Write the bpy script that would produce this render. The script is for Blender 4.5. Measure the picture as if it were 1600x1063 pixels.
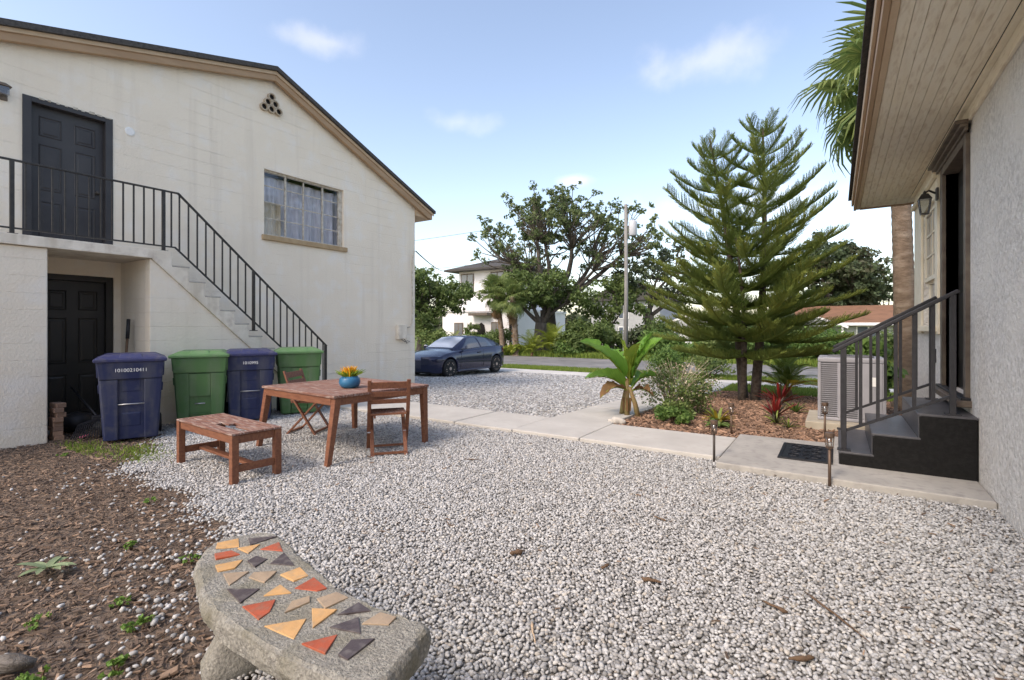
import bpy, bmesh, math, random
import numpy as np
from mathutils import Vector, Matrix, Euler, noise as mnoise

R = math.radians
rnd = random.Random(7)
scene = bpy.context.scene
C = scene.collection
for o in list(bpy.data.objects):
    bpy.data.objects.remove(o)

# ------------------------------------------------------------------ camera
cam_d = bpy.data.cameras.new('camera')
cam = bpy.data.objects.new('camera', cam_d); C.objects.link(cam)
cam.location = (0, 0, 1.38)
YAW = math.atan(507/775)
cam.rotation_euler = (R(90), 0, YAW)
cam_d.sensor_width = 36; cam_d.lens = 36*775/1600
cam_d.shift_y = -19.5/1600
cam_d.clip_start = 0.05; cam_d.clip_end = 3000
scene.camera = cam

# ------------------------------------------------------------------ world, sun, exposure
SUN_EL = R(46); SUN_AZ = R(-167)          # hazy sun high behind the camera, soft shadows
W = bpy.data.worlds.new('World'); scene.world = W; W.use_nodes = True
wn, wl = W.node_tree.nodes, W.node_tree.links
wn.clear()
def wnode(t, **k):
    n = wn.new(t)
    for a, v in k.items(): setattr(n, a, v)
    return n
wout = wnode('ShaderNodeOutputWorld'); bg = wnode('ShaderNodeBackground')
sky = wnode('ShaderNodeTexSky'); sky.sky_type = 'NISHITA'; sky.sun_disc = False
sky.sun_elevation = SUN_EL; sky.sun_rotation = SUN_AZ
sky.air_density = 1.0; sky.dust_density = 1.8; sky.ozone_density = 1.0
bg.inputs['Strength'].default_value = 0.15
wl.new(bg.outputs[0], wout.inputs[0])
# a few small soft clouds, given by their direction in the sky
tcw = wnode('ShaderNodeTexCoord')
nz = wnode('ShaderNodeTexNoise'); nz.inputs['Scale'].default_value = 14; nz.inputs['Detail'].default_value = 6
wl.new(tcw.outputs['Generated'], nz.inputs['Vector'])
CLOUDS = [((-.692, .508, .463), .085, .022, .22), ((-.579, .711, .378), .065, .02, .18),
          ((-.18, .842, .43), .12, .04, .22), ((-.415, .858, .28), .05, .014, .35), ((-.13, .95, .22), .2, .03, .25),
          ((.5, .7, .5), .2, .05, .5), ((.2, -.7, .6), .25, .07, .5), ((-.6, -.5, .5), .2, .06, .5), ((.8, -.2, .45), .2, .06, .5)]
acc = None
for c, w, h, a in CLOUDS:
    cv = Vector(c).normalized()
    sub = wnode('ShaderNodeVectorMath', operation='SUBTRACT'); sub.inputs[1].default_value = cv
    wl.new(tcw.outputs['Generated'], sub.inputs[0])
    mul = wnode('ShaderNodeVectorMath', operation='MULTIPLY'); mul.inputs[1].default_value = (1/w, 1/w, 1/h)
    wl.new(sub.outputs[0], mul.inputs[0])
    ln = wnode('ShaderNodeVectorMath', operation='LENGTH'); wl.new(mul.outputs[0], ln.inputs[0])
    na = wnode('ShaderNodeMath', operation='MULTIPLY_ADD'); na.inputs[1].default_value = 2.2
    wl.new(nz.outputs[0], na.inputs[0]); 
    l2 = wnode('ShaderNodeMath', operation='ADD'); l2.inputs[1].default_value = -1.1
    wl.new(ln.outputs['Value'], l2.inputs[0]); wl.new(l2.outputs[0], na.inputs[2])
    mr = wnode('ShaderNodeMapRange', interpolation_type='SMOOTHSTEP')
    mr.inputs['From Min'].default_value = 1.2; mr.inputs['From Max'].default_value = -0.2
    mr.inputs['To Min'].default_value = 0; mr.inputs['To Max'].default_value = a
    wl.new(na.outputs[0], mr.inputs['Value'])
    if acc is None: acc = mr.outputs[0]
    else:
        mx = wnode('ShaderNodeMath', operation='MAXIMUM'); wl.new(acc, mx.inputs[0]); wl.new(mr.outputs[0], mx.inputs[1]); acc = mx.outputs[0]
cmix = wnode('ShaderNodeMix', data_type='RGBA')
cmix.inputs['B'].default_value = (5.4, 5.3, 5.2, 1)
wl.new(acc, cmix.inputs['Factor']); wl.new(sky.outputs[0], cmix.inputs['A']); wl.new(cmix.outputs['Result'], bg.inputs['Color'])

sun_d = bpy.data.lights.new('sun', 'SUN'); sun_d.energy = 0.85; sun_d.angle = R(14); sun_d.color = (1, .97, .92)
sun = bpy.data.objects.new('sun', sun_d); C.objects.link(sun)
sun.location = (-30, 5, 20)
sdir = Vector((math.sin(SUN_AZ)*math.cos(SUN_EL), math.cos(SUN_AZ)*math.cos(SUN_EL), math.sin(SUN_EL)))
sun.rotation_euler = sdir.to_track_quat('Z', 'Y').to_euler()
scene.view_settings.view_transform = 'Standard'; scene.view_settings.look = 'None'
scene.view_settings.exposure = 1.22;
scene.view_settings.use_white_balance = True; scene.view_settings.white_balance_temperature = 7500; scene.view_settings.white_balance_tint = 14   # camera balanced for open shade
scene.view_settings.gamma = 1
scene.view_settings.use_curve_mapping = False
scene.render.engine = 'CYCLES'
scene.cycles.max_bounces = 8; scene.cycles.diffuse_bounces = 4; scene.cycles.transparent_max_bounces = 8
scene.cycles.use_denoising = True

# ------------------------------------------------------------------ materials
def lin(c):
    return tuple(((v/12.92) if v <= .04045 else ((v+.055)/1.055)**2.4) for v in c)
def mat(name, col, rough=.8, var=None, vscale=4., vdet=6, bump=0., bscale=60., bdist=.01, metal=0., spec=.4, stretch=(1, 1, 1), var2=None, v2scale=1., island=None, objrand=None, trans=0., courses=None, coat=0., bdetail=4, streak=None):
    """procedural material: base colour, a second colour mixed in by noise, relief by noise"""
    m = bpy.data.materials.new(name); m.use_nodes = True
    n, l = m.node_tree.nodes, m.node_tree.links
    b = n['Principled BSDF']; out = n['Material Output']
    b.inputs['Roughness'].default_value = rough; b.inputs['Metallic'].default_value = metal
    b.inputs['Specular IOR Level'].default_value = spec
    if coat: b.inputs['Coat Weight'].default_value = coat; b.inputs['Coat Roughness'].default_value = .05
    tc = n.new('ShaderNodeTexCoord'); mp = n.new('ShaderNodeMapping'); mp.inputs['Scale'].default_value = stretch
    l.new(tc.outputs['Object'], mp.inputs['Vector'])
    rgb = n.new('ShaderNodeRGB'); rgb.outputs[0].default_value = (*col, 1)
    cur = rgb.outputs[0]
    def mixin(cur, fac, c2):
        mx = n.new('ShaderNodeMix'); mx.data_type = 'RGBA'; mx.inputs['B'].default_value = (*c2, 1)
        l.new(fac, mx.inputs['Factor']); l.new(cur, mx.inputs['A']); return mx.outputs['Result']
    def ns(scale, det, lo, hi):
        t = n.new('ShaderNodeTexNoise'); t.inputs['Scale'].default_value = scale; t.inputs['Detail'].default_value = det
        l.new(mp.outputs[0], t.inputs['Vector'])
        r = n.new('ShaderNodeMapRange'); r.inputs['From Min'].default_value = lo; r.inputs['From Max'].default_value = hi
        l.new(t.outputs[0], r.inputs['Value']); return r.outputs[0]
    if var: cur = mixin(cur, ns(vscale, vdet, .35, .68), var)
    if var2: cur = mixin(cur, ns(v2scale, 5, .5, .72), var2)
    if streak:
        mp2 = n.new('ShaderNodeMapping'); mp2.inputs['Scale'].default_value = (5, 5, .35); l.new(tc.outputs['Object'], mp2.inputs['Vector'])
        t2 = n.new('ShaderNodeTexNoise'); t2.inputs['Scale'].default_value = 1.3; t2.inputs['Detail'].default_value = 7; l.new(mp2.outputs[0], t2.inputs['Vector'])
        r2 = n.new('ShaderNodeMapRange'); r2.inputs['From Min'].default_value = .52; r2.inputs['From Max'].default_value = .78; l.new(t2.outputs[0], r2.inputs['Value'])
        cur = mixin(cur, r2.outputs[0], streak)
    if island:
        g = n.new('ShaderNodeNewGeometry'); cur = mixin(cur, g.outputs['Random Per Island'], island)
    if objrand:
        oi = n.new('ShaderNodeObjectInfo'); cr = n.new('ShaderNodeValToRGB'); el = cr.color_ramp.elements
        while len(el) < len(objrand): el.new(.5)
        for i, (p, c) in enumerate(objrand): el[i].position = p; el[i].color = (*c, 1)
        cr.color_ramp.interpolation = 'LINEAR'
        l.new(oi.outputs['Random'], cr.inputs[0])
        mx = n.new('ShaderNodeMix'); mx.data_type = 'RGBA'; mx.blend_type = 'MULTIPLY'; mx.inputs['Factor'].default_value = 1
        l.new(cur, mx.inputs['A']); l.new(cr.outputs[0], mx.inputs['B']); cur = mx.outputs['Result']
    hgt = None
    if courses:                                  # painted block courses: faint joints in the relief
        br = n.new('ShaderNodeTexBrick'); br.inputs['Scale'].default_value = 1; br.inputs['Mortar Size'].default_value = .006
        br.inputs['Brick Width'].default_value = 7.3; br.inputs['Color2'].default_value = (1, 1, 1, 1); br.inputs['Row Height'].default_value = .2; br.inputs['Mortar Smooth'].default_value = .6
        br.inputs['Color1'].default_value = (1, 1, 1, 1); br.inputs['Color2'].default_value = (1, 1, 1, 1); br.inputs['Mortar'].default_value = (0, 0, 0, 1)
        sp = n.new('ShaderNodeSeparateXYZ'); cb = n.new('ShaderNodeCombineXYZ')
        wob = n.new('ShaderNodeTexNoise'); wob.inputs['Scale'].default_value = 2.5
        l.new(tc.outputs['Object'], wob.inputs['Vector'])
        wv = n.new('ShaderNodeMath'); wv.operation = 'MULTIPLY_ADD'; wv.inputs[1].default_value = .02
        l.new(wob.outputs[0], wv.inputs[0])
        l.new(tc.outputs['Object'], sp.inputs[0]); l.new(sp.outputs[1 if courses == 'y' else 0], cb.inputs[0]); l.new(sp.outputs[2], wv.inputs[2]); l.new(wv.outputs[0], cb.inputs[1])
        l.new(cb.outputs[0], br.inputs['Vector'])
        gate = n.new('ShaderNodeMix'); gate.data_type = 'RGBA'; gate.inputs['B'].default_value = (1, 1, 1, 1)
        l.new(ns(1.1, 5, .42, .62), gate.inputs['Factor']); l.new(br.outputs[0], gate.inputs['A'])
        hgt = gate.outputs['Result']
    if bump:
        t = n.new('ShaderNodeTexNoise'); t.inputs['Scale'].default_value = bscale; t.inputs['Detail'].default_value = bdetail; t.inputs['Roughness'].default_value = .6
        l.new(mp.outputs[0], t.inputs['Vector'])
        bp = n.new('ShaderNodeBump'); bp.inputs['Strength'].default_value = bump; bp.inputs['Distance'].default_value = bdist
        l.new(t.outputs[0], bp.inputs['Height'])
        if hgt:
            bp2 = n.new('ShaderNodeBump'); bp2.inputs['Strength'].default_value = .65; bp2.inputs['Distance'].default_value = .009
            l.new(hgt, bp2.inputs['Height']); l.new(bp2.outputs[0], bp.inputs['Normal'])
        l.new(bp.outputs[0], b.inputs['Normal'])
    l.new(cur, b.inputs['Base Color'])
    if trans:
        tr = n.new('ShaderNodeBsdfTranslucent'); ms = n.new('ShaderNodeMixShader'); ms.inputs[0].default_value = trans
        l.new(cur, tr.inputs['Color']); l.new(b.outputs[0], ms.inputs[1]); l.new(tr.outputs[0], ms.inputs[2]); l.new(ms.outputs[0], out.inputs['Surface'])
    return m
M = {}
M['cream'] = mat('cream painted block', (.86, .77, .635), .85, var=(.82, .725, .59), vscale=1.2, bump=.8, bscale=34, bdist=.010, courses='y', var2=(.84, .78, .69), v2scale=3, streak=(.77, .68, .555))
M['cream_x'] = mat('cream painted block side', (.84, .75, .625), .85, var=(.77, .69, .58), vscale=2, bump=.8, bscale=34, bdist=.010, courses='x', streak=(.72, .64, .53))
M['cream_plain'] = mat('cream painted concrete', (.82, .75, .64), .8, var=(.70, .63, .52), vscale=5, bump=.6, bscale=40, bdist=.01, var2=(.60, .53, .44), v2scale=7, streak=(.55, .48, .38))
M['step'] = mat('worn step concrete', (.45, .42, .37), .85, var=(.33, .30, .26), vscale=9, bump=.4, bscale=50)
M['fascia'] = mat('tan painted fascia', (.42, .28, .17), .6, var=(.35, .22, .125), vscale=6, bump=.2, bscale=30, stretch=(1, .1, 1))
M['fascia_l'] = mat('light tan trim', (.58, .43, .29), .6, var=(.50, .36, .23), vscale=6, bump=.2, bscale=30)
M['shingle'] = mat('dark shingle', (.05, .047, .045), .9, var=(.09, .085, .08), vscale=25, bump=.6, bscale=80)
M['door'] = mat('charcoal door paint', (.035, .033, .036), .45, var=(.05, .048, .05), vscale=3, bump=.08, bscale=90)
M['door_b'] = mat('dark brown door paint', (.030, .027, .023), .4, var=(.022, .02, .018), vscale=3, bump=.08, bscale=90)
M['iron'] = mat('black painted iron', (.030, .028, .026), .45, var=(.05, .045, .04), vscale=20, bump=.1, bscale=120)
M['iron_g'] = mat('charcoal painted steel', (.024, .024, .027), .5, var=(.036, .036, .04), vscale=18, bump=.08, bscale=120, spec=.25)
M['clay'] = mat('clay vent pipe', (.50, .42, .32), .85, var=(.40, .32, .23), vscale=12, bump=.3, bscale=50)
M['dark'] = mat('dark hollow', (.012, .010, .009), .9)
M['winframe'] = mat('white metal window', (.60, .56, .48), .6, var=(.40, .34, .26), vscale=14)
M['sill'] = mat('tan brick sill', (.44, .32, .19), .85, var=(.36, .25, .14), vscale=8, bump=.5, bscale=60)
M['curtain'] = mat('sheer curtain', (.80, .78, .78), .9, var=(.55, .53, .55), vscale=2.5, stretch=(1, 9, .8), bump=.6, bscale=4, bdist=.05)
M['curtain_t'] = mat('yellowed curtain', (.82, .70, .50), .9, var=(.62, .48, .30), vscale=2.5, stretch=(1, 9, .8), bump=.6, bscale=4, bdist=.05)
def glass(name, tint, alpha, rough=.04):
    m = bpy.data.materials.new(name); m.use_nodes = True
    n, l = m.node_tree.nodes, m.node_tree.links
    n.remove(n['Principled BSDF'])
    t = n.new('ShaderNodeBsdfTransparent'); t.inputs[0].default_value = (*tint, 1)
    g = n.new('ShaderNodeBsdfGlossy'); g.inputs['Roughness'].default_value = rough; g.inputs[0].default_value = (.9, .93, 1, 1)
    lw = n.new('ShaderNodeLayerWeight'); lw.inputs[0].default_value = .5
    f = n.new('ShaderNodeMath'); f.operation = 'POWER'; f.inputs[1].default_value = 4; l.new(lw.outputs['Facing'], f.inputs[0])
    a = n.new('ShaderNodeMath'); a.operation = 'MULTIPLY_ADD'; a.inputs[1].default_value = .9; a.inputs[2].default_value = .04+alpha; a.use_clamp = True
    mx = n.new('ShaderNodeMixShader')
    l.new(f.outputs[0], a.inputs[0]); l.new(a.outputs[0], mx.inputs[0]); l.new(t.outputs[0], mx.inputs[1]); l.new(g.outputs[0], mx.inputs[2])
    l.new(mx.outputs[0], n['Material Output'].inputs[0]); return m
M['pane'] = glass('window pane', (.88, .90, .95), .03)
M['pane_d'] = glass('dark pane', (.3, .34, .4), .12)
M['carglass'] = glass('car window', (.16, .18, .22), .12)
M['windshield'] = glass('car windscreen', (.35, .38, .42), .30)
M['lampglass'] = glass('lamp glass', (.85, .85, .82), .08, .15)
M['stucco'] = mat('white dashed stucco', (.86, .83, .775), .9, var=(.62, .59, .54), vscale=30, vdet=6, bump=1., bscale=24, bdist=.05, var2=(.83, .79, .72), v2scale=1.4, bdetail=8)
M['trim'] = mat('cream trim paint', (.80, .73, .58), .6, var=(.72, .64, .48), vscale=4, bump=.25, bscale=25)
M['soffit'] = mat('soffit board paint', (.84, .77, .63), .65, var=(.80, .71, .55), vscale=3, bump=.3, bscale=14, stretch=(3, .5, 3), var2=(.66, .56, .42), v2scale=11)
M['brown'] = mat('brown frame paint', (.10, .075, .06), .55, var=(.16, .13, .10), vscale=10, bump=.15, bscale=60)
M['stoop'] = mat('black stoop paint', (.007, .007, .007), .65, var=(.012, .012, .012), vscale=30, bump=.5, bscale=50, bdist=.006, spec=.15)
M['tread'] = mat('grey tread paint', (.05, .05, .056), .38, var=(.075, .075, .082), vscale=5, bump=.15, bscale=40)
M['concrete'] = mat('walk concrete', (.52, .50, .46), .9, var=(.44, .42, .385), vscale=2.2, vdet=9, bump=.35, bscale=120, bdist=.004, var2=(.47, .44, .40), v2scale=14)
M['concrete_d'] = mat('landing concrete', (.42, .40, .365), .85, var=(.34, .325, .30), vscale=3.2, vdet=9, bump=.3, bscale=120, bdist=.004, var2=(.30, .285, .265), v2scale=13)
M['benchstone'] = mat('cast bench concrete', (.38, .365, .32), .95, var=(.20, .19, .17), vscale=90, vdet=3, bump=1., bscale=110, bdist=.012, var2=(.20, .185, .13), v2scale=5, streak=(.24, .225, .18))
for k, c, c2 in (('o', (.66, .38, .16), (.48, .32, .18)), ('d', (.085, .066, .068), (.17, .15, .14)), ('r', (.46, .10, .045), (.33, .13, .08)), ('t', (.42, .31, .21), (.31, .24, .175))):
    M['tile_'+k] = mat('tile '+k, c, .38, var=tuple(v*.8 for v in c), vscale=18, bump=.25, bscale=60, var2=c2, v2scale=26)
M['wood'] = mat('red brown stained wood', (.24, .098, .052), .6, var=(.16, .06, .034), vscale=5, stretch=(1.5, 9, 9), bump=.35, bscale=30, bdist=.003)
M['wood_top'] = mat('weathered slat wood', (.25, .135, .10), .75, var=(.17, .07, .05), vscale=4, stretch=(1.2, 14, 8), bump=.6, bscale=25, bdist=.004, var2=(.42, .35, .31), v2scale=5)
M['bin_b'] = mat('navy bin plastic', (.018, .027, .082), .5, var=(.026, .035, .095), vscale=6, bump=.15, bscale=140, var2=(.06, .065, .10), v2scale=9, streak=(.09, .095, .115))
M['bin_bl'] = mat('navy bin lid plastic', (.03, .036, .11), .45, var=(.04, .046, .12), vscale=6, bump=.15, bscale=140, var2=(.08, .08, .12), v2scale=9)
M['bin_g'] = mat('green bin plastic', (.085, .19, .07), .5, var=(.075, .17, .06), vscale=5, bump=.15, bscale=140, var2=(.11, .20, .095), v2scale=8, streak=(.13, .19, .11))
M['bin_gl'] = mat('green bin lid plastic', (.11, .23, .095), .45, var=(.09, .20, .08), vscale=5, bump=.15, bscale=140, var2=(.14, .23, .12), v2scale=8)
M['rubber'] = mat('black rubber', (.015, .015, .016), .7, bump=.2, bscale=80)
M['steel'] = mat('galvanised bar', (.55, .55, .56), .35, metal=.8)
M['white'] = mat('white print', (.8, .8, .78), .6)
M['pot'] = mat('blue glazed pot', (.02, .12, .24), .3, var=(.03, .16, .30), vscale=6)
M['bloom'] = mat('yellow and red bloom', (.85, .58, .03), .6, island=(.75, .22, .03), trans=.2)
M['bloom_g'] = mat('bloom leaf', (.30, .38, .03), .6, island=(.14, .26, .03), trans=.2)
M['paint'] = mat('dark blue car paint', (.010, .015, .050), .25, metal=.3, coat=.7, spec=.4)
M['black_trim'] = mat('black trim', (.012, .012, .013), .4)
M['rim'] = mat('bronze alloy', (.50, .40, .35), .35, metal=.25)
M['chrome'] = mat('headlight reflector', (.75, .75, .76), .12, metal=1.)
M['red_lens'] = mat('red lens', (.3, .01, .01), .2)
M['seat'] = mat('car seat', (.03, .03, .032), .8)
M['sunshade'] = mat('silver sun shade', (.70, .72, .76), .35, metal=.3)
M['ac'] = mat('grey unit paint', (.32, .32, .345), .5, var=(.27, .27, .29), vscale=5)
M['ac_g'] = mat('grey louvre', (.17, .17, .18), .5)
M['pad'] = mat('pale pad concrete', (.45, .40, .32), .9, var=(.36, .32, .25), vscale=6, bump=.3, bscale=60)
M['mat'] = mat('black rubber mat', (.010, .011, .015), .5, bump=.3, bscale=90)
M['copper'] = mat('weathered bronze stake', (.16, .105, .075), .5, metal=.4, var=(.11, .075, .055), vscale=20)
M['post_dark'] = mat('dark stake', (.07, .06, .055), .5, metal=.3)
M['brick'] = mat('old brick', (.34, .23, .17), .9, var=(.26, .16, .11), vscale=10, bump=.5, bscale=60, objrand=[(0, (.75, .75, .78)), (1, (1.15, 1.1, 1.05))])
M['bark'] = mat('oak bark', (.085, .072, .06), .95, var=(.14, .12, .10), vscale=8, bump=1., bscale=14, bdist=.05, stretch=(1, 1, .35))
M['pine_bark'] = mat('pine bark', (.055, .04, .03), .95, var=(.12, .095, .075), vscale=14, bump=1., bscale=22, bdist=.03)
M['palm_bark'] = mat('palm trunk', (.25, .185, .135), .95, var=(.16, .115, .08), vscale=7, bump=1., bscale=22, bdist=.04, stretch=(1, 1, 2.5), var2=(.33, .27, .21), v2scale=3)
M['skirt'] = mat('dead frond', (.26, .17, .09), .9, island=(.16, .10, .05), trans=.15)
M['oakleaf'] = mat('oak leaf', (.10, .145, .055), .6, island=(.19, .24, .10), trans=.42, var=(.08, .12, .05), vscale=.5)
M['oakleaf2'] = mat('dense leaf', (.085, .14, .04), .6, island=(.17, .235, .075), trans=.42, var=(.11, .16, .045), vscale=.4)
M['darkleaf'] = mat('dark leaf', (.055, .09, .045), .6, island=(.10, .145, .065), trans=.35, var=(.12, .10, .07), vscale=.3)
M['shrub'] = mat('shrub leaf', (.085, .17, .04), .6, island=(.17, .27, .065), trans=.4)
M['shrub_y'] = mat('yellow green frond', (.16, .24, .03), .6, island=(.30, .33, .04), trans=.3)
M['palmleaf'] = mat('fan palm leaf', (.12, .19, .055), .5, island=(.23, .28, .085), trans=.4)
M['pine'] = mat('pine needle', (.105, .19, .05), .65, island=(.19, .265, .065), trans=.46, var=(.32, .32, .065), vscale=.9, vdet=2)  # yellow noise colour stands in for light on the branch ends
M['banana'] = mat('banana leaf', (.13, .30, .045), .4, var=(.19, .37, .06), vscale=6, stretch=(12, 1, 1), trans=.4)
M['banana_y'] = mat('yellowing banana leaf', (.28, .33, .05), .45, var=(.17, .27, .04), vscale=3, trans=.35)
M['banana_d'] = mat('dry banana leaf', (.22, .12, .05), .8, var=(.13, .075, .035), vscale=6, trans=.15)
M['stalk'] = mat('banana stalk', (.23, .20, .08), .7, var=(.22, .12, .06), vscale=6, bump=.3, bscale=20)
M['bushleaf'] = mat('fine bush leaf', (.10, .17, .045), .6, island=(.20, .25, .08), trans=.3)
M['bushflower'] = mat('dry white seed head', (.55, .48, .38), .8, island=(.36, .27, .18))
M['red_leaf'] = mat('crimson bromeliad leaf', (.33, .03, .02), .4, island=(.16, .02, .02), trans=.2)
M['orange_leaf'] = mat('yellow croton leaf', (.50, .30, .03), .45, island=(.22, .20, .03), trans=.25)
M['dark_red'] = mat('dark bromeliad leaf', (.05, .02, .02), .45, island=(.06, .07, .03), trans=.15)
M['sago'] = mat('sago frond', (.16, .24, .045), .5, island=(.26, .31, .06), trans=.35)
M['sago_y'] = mat('yellow sago frond', (.50, .38, .04), .5, island=(.40, .26, .03), trans=.25)
M['weed'] = mat('weed leaf', (.12, .24, .04), .6, island=(.20, .32, .07), trans=.3)
M['weed_p'] = mat('pale weed leaf', (.24, .32, .17), .6, island=(.30, .38, .22), trans=.3)
M['grassblade'] = mat('grass blade', (.13, .22, .035), .7, island=(.25, .31, .06), trans=.3)
M['pole'] = mat('weathered pole', (.27, .262, .25), .9, var=(.20, .192, .182), vscale=5, bump=.4, bscale=20, stretch=(1, 1, .2))
M['grey_metal'] = mat('grey transformer', (.48, .50, .53), .45)
M['hwhite'] = mat('white render', (.80, .79, .80), .8, var=(.74, .73, .74), vscale=1)
M['roofbrown'] = mat('brown shingle roof', (.24, .125, .075), .9, var=(.17, .09, .055), vscale=2.5, bump=.5, bscale=8, bdist=.05, stretch=(.6, 1, 3))
M['hgrey'] = mat('grey siding', (.42, .43, .44), .8, var=(.36, .37, .38), vscale=3)
M['wire'] = mat('black wire', (.02, .02, .022), .6)
M['soil'] = mat('brown soil', (.185, .14, .108), .98, var=(.125, .093, .07), vscale=9, vdet=10, bump=1., bscale=40, bdist=.02, var2=(.25, .20, .16), v2scale=22)
M['gravelbase'] = mat('gravel bed', (.26, .25, .235), .95, var=(.16, .15, .14), vscale=60, vdet=6, bump=1., bscale=55, bdist=.02)
M['drive'] = mat('driveway gravel', (.42, .405, .385), .95, var=(.27, .26, .245), vscale=22, vdet=10, bump=1., bscale=30, bdist=.03, var2=(.47, .455, .43), v2scale=.5)
M['apron'] = mat('pale apron concrete', (.62, .60, .56), .9, var=(.52, .50, .46), vscale=2, vdet=8, bump=.3, bscale=40)
M['asphalt'] = mat('worn asphalt', (.21, .207, .202), .9, var=(.15, .148, .145), vscale=2, vdet=8, bump=.5, bscale=50, var2=(.27, .26, .25), v2scale=.6)
M['lawn'] = mat('lawn', (.12, .175, .04), .95, var=(.19, .22, .06), vscale=3, vdet=8, bump=1., bscale=18, bdist=.06, var2=(.085, .13, .03), v2scale=.4)
M['mulchbase'] = mat('mulch', (.16, .085, .05), .95, var=(.07, .04, .027), vscale=24, vdet=8, bump=1., bscale=40, bdist=.03)
M['pebble'] = mat('white pebble', (.475, .475, .47), .7, bump=.15, bscale=60, objrand=[(0, (.45, .445, .44)), (.20, (.70, .69, .68)), (.5, (.92, .92, .92)), (.85, (1.15, 1.15, 1.15)), (.95, (1.08, 1.02, .93)), (1, (.70, .62, .54))])
M['chip'] = mat('bark chip', (.225, .165, .125), .95, bump=.4, bscale=50, objrand=[(0, (.4, .4, .42)), (.45, (.75, .73, .72)), (.8, (1.12, 1.06, 1.0)), (.95, (1.45, 1.32, 1.2)), (1, (1.9, 1.85, 1.8))])
M['chip_r'] = mat('red bark chip', (.29, .185, .13), .95, bump=.4, bscale=50, objrand=[(0, (.35, .33, .33)), (.4, (.8, .78, .75)), (.8, (1.2, 1.15, 1.1)), (1, (1.6, 1.55, 1.5))])
M['twig'] = mat('dry twig', (.16, .10, .06), .9, var=(.09, .055, .035), vscale=14, bump=.5, bscale=30)
M['log'] = mat('grey rotten log', (.22, .20, .18), .95, var=(.10, .085, .07), vscale=8, stretch=(1, 6, 6), bump=.8, bscale=20, bdist=.02)
M['rock'] = mat('pale rock', (.55, .52, .47), .95, var=(.40, .37, .33), vscale=8, bump=.8, bscale=20, bdist=.02)
M['pink'] = mat('pink plastic', (.7, .16, .25), .5)
M['blacktool'] = mat('black tool plastic', (.016, .016, .02), .5)

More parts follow.
